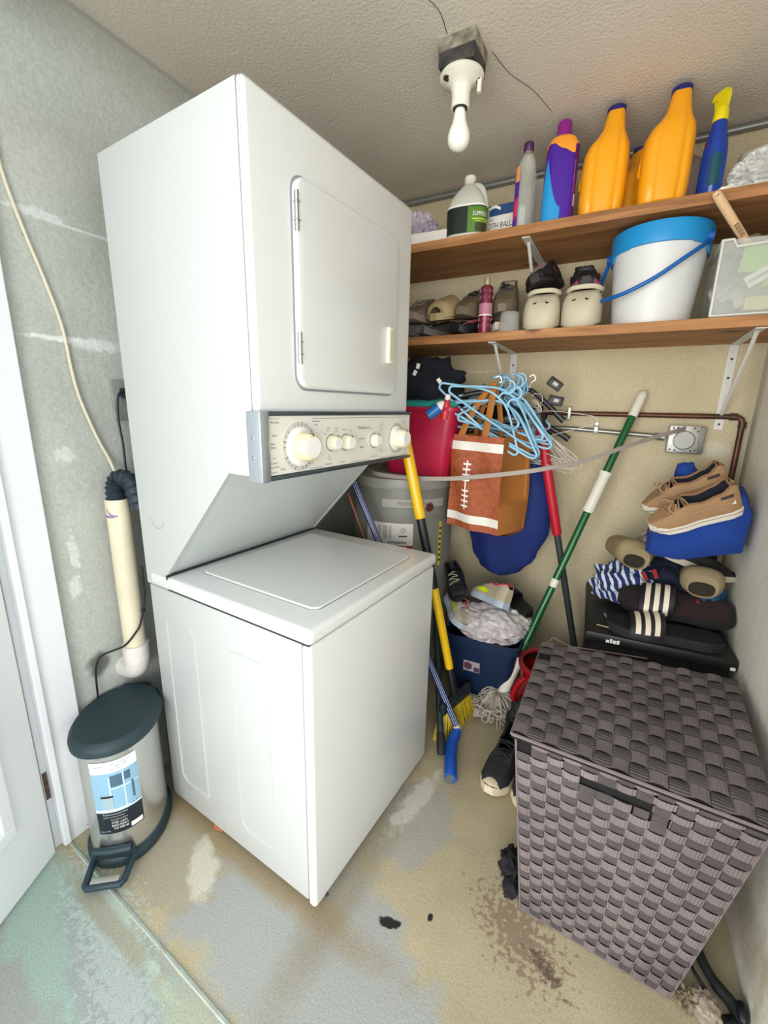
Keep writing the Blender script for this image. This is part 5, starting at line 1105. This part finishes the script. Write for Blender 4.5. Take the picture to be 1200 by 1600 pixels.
shoe('sneaker', 'black sneaker with cream toe mostly hidden by the woven hamper', (-.125, 1.345, 0), (0, 0, -PI/2-.05), L=.285, W=.105, Hh=.105, sole=mat('cream_rubber', 'd6c8ac', .6), upper=mat('faded_black_canvas', '232428', .9), lace=mat('black_lace', '141417', .8), toecap=mat('cream_rubber', 'd6c8ac', .6), s=.03)

# ================================================================== WOVEN HAMPER
HB_ = [Vector((-.079, .928, .004)), Vector((.250, .910, .004)), Vector((.262, 1.335, .004)), Vector((-.079, 1.340, .004))]
HT_ = [Vector((-.134, .915, .525)), Vector((.335, .905, .525)), Vector((.362, 1.428, .525)), Vector((-.140, 1.355, .525))]
STRAP = bpy.data.materials.new('woven_strap_lit'); STRAP.use_nodes = True; nt = STRAP.node_tree; b_ = nt.nodes['Principled BSDF']; b_.inputs['Roughness'].default_value = .85
uv = nt.nodes.new('ShaderNodeTexCoord'); wv = nt.nodes.new('ShaderNodeTexWave'); wv.bands_direction = 'X'; wv.inputs['Scale'].default_value = 1.7; wv.inputs['Distortion'].default_value = .3
nt.links.new(uv.outputs['UV'], wv.inputs['Vector']); bp = nt.nodes.new('ShaderNodeBump'); bp.inputs['Strength'].default_value = .9; bp.inputs['Distance'].default_value = .0015
nt.links.new(wv.outputs['Fac'], bp.inputs['Height']); nt.links.new(bp.outputs['Normal'], b_.inputs['Normal'])
nn = nt.nodes.new('ShaderNodeTexNoise'); nn.inputs['Scale'].default_value = 9; nt.links.new(uv.outputs['Object'], nn.inputs['Vector'])
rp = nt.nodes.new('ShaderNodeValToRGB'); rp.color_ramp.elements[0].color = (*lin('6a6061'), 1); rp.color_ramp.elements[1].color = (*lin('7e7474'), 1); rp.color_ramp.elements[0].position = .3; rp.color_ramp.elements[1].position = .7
nt.links.new(nn.outputs['Fac'], rp.inputs['Fac']); nt.links.new(rp.outputs['Color'], b_.inputs['Base Color'])
STRAP2 = STRAP.copy(); STRAP2.name = 'woven_strap_shaded'  # vertical straps darker, horizontal lighter: light and shade on ribs put into colour
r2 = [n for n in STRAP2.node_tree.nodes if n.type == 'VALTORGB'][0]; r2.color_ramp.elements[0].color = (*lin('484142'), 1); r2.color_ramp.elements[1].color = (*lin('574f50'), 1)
hamper = thing('woven_hamper', 'tall mauve grey woven strap hamper with lid in front of the right wall', 'hamper', (0, 0, 0))
def strap_face(parent, c00, c10, c11, c01, nrm, nu, nv, amp=.0036, wr=.97, skip=None, top=None, nm='strap'):
    def P(u, v): return (c00*(1-u)+c10*u)*(1-v)+(c01*(1-u)+c11*u)*v
    def make(horiz, idx):
        bm = BM(); uvl = bm.loops.layers.uv.new('UVMap'); n = nu if horiz else nv; m_ = nv if horiz else nu; prev = None; S_ = 4
        w2 = .5*wr*(.80 if top and horiz and idx >= nv-3 else 1)*(.84 if top and not horiz and idx in (0, 2, 6, 7, 8, 9, 11) else 1)
        for i in range(n*S_+1):
            s_ = i/(n*S_); cell = min(n-1, i//S_); fr = (i % S_)/S_ if i < n*S_ else 1
            sg = 1 if (cell+idx+(0 if horiz else 1)) % 2 == 0 else -1
            off = amp*sg*math.sin(PI*fr)**.6 if 0 < fr < 1 else 0
            off += 0
            c = (idx+.5)/m_; a0, a1 = c-w2/m_, c+w2/m_
            j = .004*nz((idx*3.1, s_*9, 1 if horiz else 5))
            pa, pb = (P(s_, a0+j), P(s_, a1+j)) if horiz else (P(a0+j, s_), P(a1+j, s_))
            va, vb = bm.verts.new(pa+nrm*off), bm.verts.new(pb+nrm*off)
            sk = bool(prev and skip and skip(horiz, idx, min(n-1, (i-1)//S_)))
            if sk and bm.faces:
                for v in [v for v in bm.verts if not v.link_faces]: bm.verts.remove(v)
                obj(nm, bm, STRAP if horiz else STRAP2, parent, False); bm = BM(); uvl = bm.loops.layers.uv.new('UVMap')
                va, vb = bm.verts.new(pa+nrm*off), bm.verts.new(pb+nrm*off)
            if prev and not sk:
                f = bm.faces.new((prev[0], va, vb, prev[1]))
                for l, q in zip(f.loops, ((s_-1/(n*S_), 0), (s_, 0), (s_, 1), (s_-1/(n*S_), 1))): l[uvl].uv = (q[0]*n, q[1]*3+idx)
            prev = (va, vb)
        for v in [v for v in bm.verts if not v.link_faces]: bm.verts.remove(v)
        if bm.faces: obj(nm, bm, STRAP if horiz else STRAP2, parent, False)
    for k in range(nv): make(True, k)
    for k in range(nu): make(False, k)
LID = HT_
cen = sum(HB_+HT_, Vector())/8
inner = BM(); sh_ = lambda p, k=.975: Vector((cen.x+(p.x-cen.x)*k, cen.y+(p.y-cen.y)*k, p.z-(.012 if p.z > .3 else -.004)))
loft(inner, [[sh_(p) for p in HB_], [sh_(p) for p in HT_]]); obj('light_blocker', inner, mat('weave_backing_black', '0d0c0d', .95), hamper)  # black box added inside to block light behind the weave gaps
faces = ((0, 1, 13, 24), (1, 2, 13, 24), (2, 3, 13, 24), (3, 0, 13, 24))
def skipf(horiz, idx, cell):
    u, v = (cell, idx) if horiz else (idx, cell)
    if v == 21 and 4 <= u <= 7: return True
    if (u, v) in ((0, 23), (0, 22)): return True
    if (u, v) in ((3, 22), (4, 20), (7, 20), (8, 20), (10, 21)): return horiz
    return False
for n_, (a, b, nu, nv) in enumerate(faces):
    A, B, C_, D_ = HB_[a], HB_[b], HT_[b], HT_[a]; nr = (B-A).cross(D_-A).normalized()
    if nr.dot((A+B)/2-Vector((cen.x, cen.y, 0))) < 0: nr = -nr
    face = obj('woven_side', BM(), STRAP, hamper) if False else bpy.data.objects.new('woven_side', None)
    COL.objects.link(face); face.parent = hamper
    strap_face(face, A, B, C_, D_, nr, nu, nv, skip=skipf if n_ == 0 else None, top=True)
lid = bpy.data.objects.new('woven_lid', None); COL.objects.link(lid); lid.parent = hamper
up = Vector((0, 0, 1)); e_ = .008
L4 = [p+Vector((0, 0, .012)) for p in HT_]; L4[0] += Vector((-e_, -e_, 0)); L4[1] += Vector((e_, -e_, 0)); L4[2] += Vector((e_, e_, 0)); L4[3] += Vector((-e_, e_, 0))
bm = BM(); loft(bm, [[p+Vector((0, 0, -.018)) for p in L4], [p+Vector((0, 0, -.0055)) for p in L4]]); obj('lid_board', bm, mat('weave_backing_black', '0d0c0d', .95), lid)
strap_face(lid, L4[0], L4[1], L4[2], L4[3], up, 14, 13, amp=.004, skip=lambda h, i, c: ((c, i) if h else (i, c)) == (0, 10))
EDGE = mat('edge_binding', '6f6365', .8)
bm = BM(); pts = [L4[0], L4[1], L4[2], L4[3], L4[0]]; tube(bm, [p+Vector((0, 0, -.008)) for p in pts], .0042, 6); obj('lid_binding', bm, EDGE, lid, True)
for a in range(4):
    bm = BM(); tube(bm, [HB_[a], HT_[a]], .0028, 6); obj('corner_wire', bm, EDGE, hamper, True)
bm = BM(); tube(bm, [*HB_, HB_[0]], .003, 6); obj('bottom_wire', bm, EDGE, hamper, True)
bm = BM(); tube(bm, [L4[3]+Vector((.01, .004, -.01)), L4[3]+Vector((.03, .012, .018)), L4[3]+Vector((.08, .014, .002)), L4[2]+Vector((-.22, .004, -.006))], .0022, 5); obj('loose_wire', bm, mat('rust_wire', '6b544a', .6), lid, True)
bm = BM(); blob(bm, (-.125, 1.02, .022), (.028, .045, .022), 71, .5, 3, 4, .001); blob(bm, (-.112, .965, .014), (.022, .035, .014), 72, .5, 3, 3, .001)
item('black_rag', 'small black rag on the floor at the left foot of the hamper', 'cloth', bm, mat('charcoal_rag', '1e1b20', .95))

# ================================================================== BLACK BOX AND THE PILE ON IT
KB = mat('matt_black_card', '131315', .5)
t = thing('storage_box', 'black box with flat lid behind the hamper carrying sandals and cloths', 'box', (.168, 1.745, 0), .07)
bm = BM(); bxx(bm, -.195, .195, -.205, .25, .0, .505, .006); obj('box_body', bm, mat('box_black', '0f0f11', .6), t, True)
bm = BM(); bxx(bm, -.215, .210, -.225, .262, .505, .545, .008); ld = obj('lid', bm, KB, t, True)
F = planefn((-.150, -.2256, .517), (1, 0, 0), (0, 0, 1)); bm = BM(); text_bm(bm, 'BOX', .018, lambda a, b: F(a, b)); 
bm.free(); bm = BM(); 
for k, (a, b, c_) in enumerate(((0, .010, .010), (.012, .018, .016), (.020, .030, .012), (.032, .040, .014))): quadpatch(bm, F, a, b, 0, c_, 1, 1)
obj('worn_white_mark', bm, WPRINT, ld)
bm = BM(); bxx(bm, .19, .203, -.2262, -.2245, .512, .522); obj('corner_chip', bm, WPRINT, ld)
ZB = .547
BSL = mat('black_foam', '18181a', .75, bump=.2, bscale=200); BST = mat('black_strap', '17181b', .6); STR = mat('cream_stripe', 'e3d6c4', .5)
slide('slide_sandal', 'lower black slide sandal with three cream stripes lying on the black box', (.192, 1.588, ZB), (0, 0, PI+.09), L=.33, W=.138, solem=BSL, strapm=BST, s=.030, hgt=.066, t0=.50, t1=.80, stripes=STR, foot=mat('footbed_black', '131214', .9))
slide('slide_sandal', 'upper black slide sandal with three cream stripes leaning on the cloths', (.222, 1.690, ZB+.066), (-.50, .02, PI-.05), L=.335, W=.135, solem=BSL, strapm=BST, s=.028, hgt=.070, t0=.50, t1=.80, stripes=STR, foot=mat('footbed_worn', '1b1517', .9, col2='33201f', vscale=12))
bm = BM(); pp = smooth_path([(.020, 1.665, ZB+.004), (.035, 1.60, ZB+.012), (.075, 1.57, ZB+.004)], 5); tube(bm, pp, .0028, 6)
pp = smooth_path([(.00, 1.56, ZB+.003), (.05, 1.545, ZB+.008), (.09, 1.55, ZB+.003)], 5); tube(bm, pp, .0015, 6)
item('cream_cord', 'thin cream cord lying across the left end of the black box', 'cord', bm, mat('cream_cord', 'cbb89a', .7), True)
# striped cloth: folds of blue and white bands
STC = bpy.data.materials.new('striped_cloth'); STC.use_nodes = True; nt = STC.node_tree; b_ = nt.nodes['Principled BSDF']; b_.inputs['Roughness'].default_value = .9
tc = nt.nodes.new('ShaderNodeTexCoord'); mp = nt.nodes.new('ShaderNodeMapping'); mp.inputs['Rotation'].default_value = (0, .5, .25); wv = nt.nodes.new('ShaderNodeTexWave'); wv.inputs['Scale'].default_value = 13; wv.inputs['Distortion'].default_value = .8; wv.inputs['Detail'].default_value = 0
cr_ = nt.nodes.new('ShaderNodeValToRGB'); cr_.color_ramp.interpolation = 'CONSTANT'; cr_.color_ramp.elements[0].color = (*lin('1a2c63'), 1); cr_.color_ramp.elements[1].color = (*lin('c9cdd6'), 1); cr_.color_ramp.elements[1].position = .62
nt.links.new(tc.outputs['Object'], mp.inputs['Vector']); nt.links.new(mp.outputs[0], wv.inputs['Vector']); nt.links.new(wv.outputs['Fac'], cr_.inputs['Fac']); nt.links.new(cr_.outputs['Color'], b_.inputs['Base Color'])
bm = BM(); blob(bm, (.085, 1.815, ZB+.082), (.115, .085, .088), 81, .28, 2.4, 5, ZB); tag(obj('striped_cloth', bm, STC, smooth=True), 'blue and white striped cloth bunched under the tan foam clogs', 'cloth')
bm = BM(); blob(bm, (.215, 1.835, ZB+.090), (.12, .09, .095), 82, .3, 2.4, 4, ZB); nv_ = tag(obj('navy_cloth', bm, mat('midnight_cloth', '12182f', .9, bump=.3, bscale=60), smooth=True), 'midnight blue cloth with red bands bunched in the middle of the pile', 'cloth')
for k, (x, z, r_) in enumerate(((.130, .112, -.5), (.160, .128, -.4))):
    bm = BM(); box(bm, (x, 1.745-.004*k, ZB+z+.035), (.014, .006, .045), .002, Matrix.Rotation(r_, 3, 'Y') @ Matrix.Rotation(.5, 3, 'X')); obj('red_band', bm, mat('brick_red', 'a03030', .8), nv_)
bm = BM(); blob(bm, (.320, 1.80, ZB+.07), (.058, .11, .10), 83, .25, 2.2, 4, ZB); item('teal_blue_cloth', 'teal blue cloth hanging at the right wall side of the pile', 'cloth', bm, mat('petrol_cloth', '0e4a74', .9), True)
bm = BM(); blob(bm, (.285, 1.715, ZB+.085), (.035, .03, .025), 84, .35, 2.4, 3); item('red_cloth', 'small red cloth showing under the right tan foam clog', 'cloth', bm, mat('dull_red', '8e2430', .9), True)
# tan foam clogs (closed slides), opening towards the camera
def foam_pod(label, loc, rot):
    t = thing('foam_slide', label, 'sandal', loc, rot, 'tan foam slides in the pile')
    bm = BM(); rg = []
    for i in range(19):
        k = i/18; y = k*.20; w_ = .064*(1-.15*k)*(math.sin(min(1, (k+.10)/.28)*PI/2)**.6)*(1-.9*max(0, (k-.8)/.2)**2); hh_ = .104*(1-.25*k)*(math.sin(min(1, (k+.12)/.30)*PI/2)**.6)*(1-.85*max(0, (k-.8)/.2)**2)
        rg.append(sup(0, 0, 0, w_, hh_*.5, 2.5, 32)); rg[-1] = [Vector((p.x, y, p.y+hh_*.5+.002)) for p in rg[-1]]
    # lip into the opening
    first = rg[0]; lip = [Vector((p.x*.84, .003, .037+(p.z-.052)*.62)) for p in first]; deep = [Vector((p.x*.76, .06, .037+(p.z-.052)*.54)) for p in first]
    vr = loft(bm, [deep, lip]+rg, cap=True); obj('foam_body', bm, mat('khaki_foam', '948463', .7, var=.08, vscale=20), t, True)
    bm = BM(); loft(bm, [[Vector((p.x*.82, .014, .037+(p.z-.052)*.60)) for p in first], [Vector((p.x*.82, .016, .037+(p.z-.052)*.60)) for p in first]]); obj('dark_opening', bm, mat('opening_brown', '2a2319', .9), t); return t
foam_pod('left tan foam slide with oval opening on the striped cloth', (.082, 1.680, ZB+.185), (-.05, .25, .30))
foam_pod('right tan foam slide with oval opening near the right wall', (.288, 1.665, ZB+.130), (-.12, .02, -.05))
# sneakers under the blue cloth
shoe('sneaker', 'white soled grey sneaker peeking out left of the blue folded cloth', (.170, 1.80, ZB+.250), (.35, .35, -2.6), L=.22, W=.095, Hh=.08, sole=mat('dirty_white', 'c5bba8', .6), upper=mat('mottled_grey', '9a8f85', .8, var=.4, vscale=60), lace=mat('white_lace', 'd6d2c8', .7))
shoe('sneaker', 'dark sneaker with white side stripe under the blue cloth by the wall', (.285, 1.80, ZB+.190), (.05, .30, .1), L=.24, W=.09, Hh=.06, sole=mat('dirty_white', 'c5bba8', .6), upper=mat('dark_mesh', '1e1a1c', .8), lace=None, s=.022)
# blue folded cloth wedge
bm = BM(); poly = [(.112, .800), (.20, .785), (.378, .845), (.384, .975), (.352, 1.045), (.30, 1.03), (.18, .945), (.118, .895)]
n = len(poly); rg = []
for i in range(9):
    k = i/8; y = 1.655+.19*k; s_ = 1-.10*abs(k-.5)**2*4
    cx, cz = .245, .90; ring = []
    for j in range(n*6):
        a, b = Vector((*poly[j//6], 0)), Vector((*poly[(j//6+1) % n], 0)); p = a.lerp(b, (j % 6)/6)
        q = Vector((cx+(p.x-cx)*s_, y, cz+(p.y-cz)*s_)); d_ = .006*nz((q.x*22, q.y*18, q.z*22))+.004*nz((q.x*60, q.y*30, q.z*50)); ring.append(Vector((min(.388, q.x+d_), q.y+d_, q.z+d_)))
    rg.append(ring)
loft(bm, rg); tag(obj('blue_cloth', bm, mat('cobalt_cloth', '143e92', .92, bump=.5, bscale=160, var=.08), smooth='all'), 'folded cobalt blue cloth wedged against the right wall under the boat shoes', 'cloth')
bm = BM(); blob(bm, (.205, 1.85, 1.055), (.035, .035, .05), 86, .25, 2.2, 3); item('blue_cloth', 'small cobalt blue cloth corner behind the boat shoes', 'cloth', bm, mat('cobalt_cloth', '143e92', .92), True)
SU = mat('tan_suede', 'a3805c', .85, bump=.3, bscale=300, var=.1, vscale=20); SD = mat('tan_lace', 'a98c6a', .8); WS = mat('cream_sole', 'ded6c8', .5)
def boat(label, loc, rot):
    t = shoe('boat_shoe', label, loc, rot, L=.255, W=.10, Hh=.098, sole=WS, upper=SU, lining=mat('navy_lining', '171a24', .9), lace=SD, collar=.58, s=.024, tog=mat('tan_trim', '8e6747', .8),
        tops=[(0, .86), (.06, .98), (.2, .78), (.4, .66), (.55, .74), (.64, .66), (.8, .48), (.93, .34), (1, .16)])
    for sg in (-1, 1):
        bm = BM(); tube(bm, [((k-.5)*.275, sg*(interp(HW, k)*.10*.975+.001), .024+.078*(.38+.12*(1-k))) for k in [.10+.045*i for i in range(11)]], .0021, 6); obj('side_lace', bm, SD, t, True)
        bm = BM(); tube(bm, [((k-.5)*.275*1.0, sg*(interp(HW, k)*.10*1.03+.0006), .017) for k in [.02+.06*i for i in range(17)]], .0009, 4); obj('sole_line', bm, mat('brown_line', '6f5640', .7), t)
        for dz in (0, .006): 
            bm = BM(); tube(bm, [((k-.5)*.275, sg*(interp(HW, k)*.10*.93+.003), .085+dz*.9-.02*k) for k in (.12, .16, .20, .24)], .0018, 5); obj('navy_piping', bm, mat('navy_piping', '1d2133', .7), t)
    for (dx, dy) in ((.0, .028), (.012, -.026)):
        bm = BM(); tube(bm, smooth_path([(.04, 0, .088), (.05+dx, dy*.6, .096), (.062+dx, dy, .085), (.05+dx, dy*1.3, .072), (.038, dy*.4, .086)], 4), .0022, 6); obj('bow_loop', bm, SD, t, True)
    bm = BM(); tube(bm, smooth_path([(.042, -.004, .09), (.058, -.03, .082), (.060, -.049, .06), (.064, -.054, .03), (.060, -.056, .010)], 4), .0022, 6); obj('loose_lace', bm, SD, t, True)
    return t
b1_ = boat('near tan suede boat shoe with white sole on the blue cloth', (.232, 1.672, .935), (-.38, .42, PI+.10))
bm = BM(); F = planefn((-.095, .0415, .055), (-1, 0, 0), (0, 0, 1)); loft(bm, [[F(.0, 0), F(.004, .004)], [F(.012, .0), F(.009, .010)], [F(.010, .014), F(.008, .016)]], closed=False, cap=False); obj('sail_mark', bm, WPRINT, b1_)
boat('far tan suede boat shoe behind its pair on the blue cloth', (.215, 1.765, .975), (-.25, .42, PI-.02))

# ================================================================== BOTTOM RIGHT CORNER
t = thing('power_cord', 'thick black cord with plug end on the floor by the right wall', 'cord', (0, 0, 0))
bm = BM(); tube(bm, smooth_path([(.300, 1.10, .03), (.318, 1.03, .016), (.345, .985, .012), (.372, .955, .014), (.380, .90, .012)], 6), [.011]*12+[.013]*12+[.016], 10); obj('thick_cord', bm, BLKR, t, True)
bm = BM(); tube(bm, smooth_path([(.29, 1.04, .008), (.30, .985, .02), (.325, .955, .012), (.335, .92, .006), (.352, .90, .006)], 6), .0045, 8); obj('thin_cord', bm, BLKR, t, True)
bm = BM(); blob(bm, (.382, .945, .022), (.012, .022, .018), 91, .15, 2, 3); blob(bm, (.362, .915, .014), (.020, .02, .012), 92, .2, 2, 3); obj('plug', bm, BLACK, t, True)
bm = BM(); blob(bm, (.318, .925, .012), (.026, .035, .016), 93, .35, 2.2, 4, .001); item('beige_rag', 'dusty beige rag on the floor beside the black cord', 'cloth', bm, mat('dusty_beige', 'b3a493', .9, var=.2, vscale=20), True)
bm = BM(); blob(bm, (.283, .925, .008), (.016, .022, .010), 94, .8, 4, 4, .001); item('lint_clump', 'clump of grey dust and lint at the hamper corner', 'dust', bm, mat('dust_brown', '5c5140', .95, col2='b3a685', vscale=90), True)
# little rubble pieces under the washer edge
bm = BM(); blob(bm, (-.935, .690, .010), (.022, .012, .012), 95, .4, 3, 3, .001); item('terracotta_chip', 'broken terracotta chip on the floor under the washer edge', 'chip', bm, mat('terracotta', 'a5633f', .8))
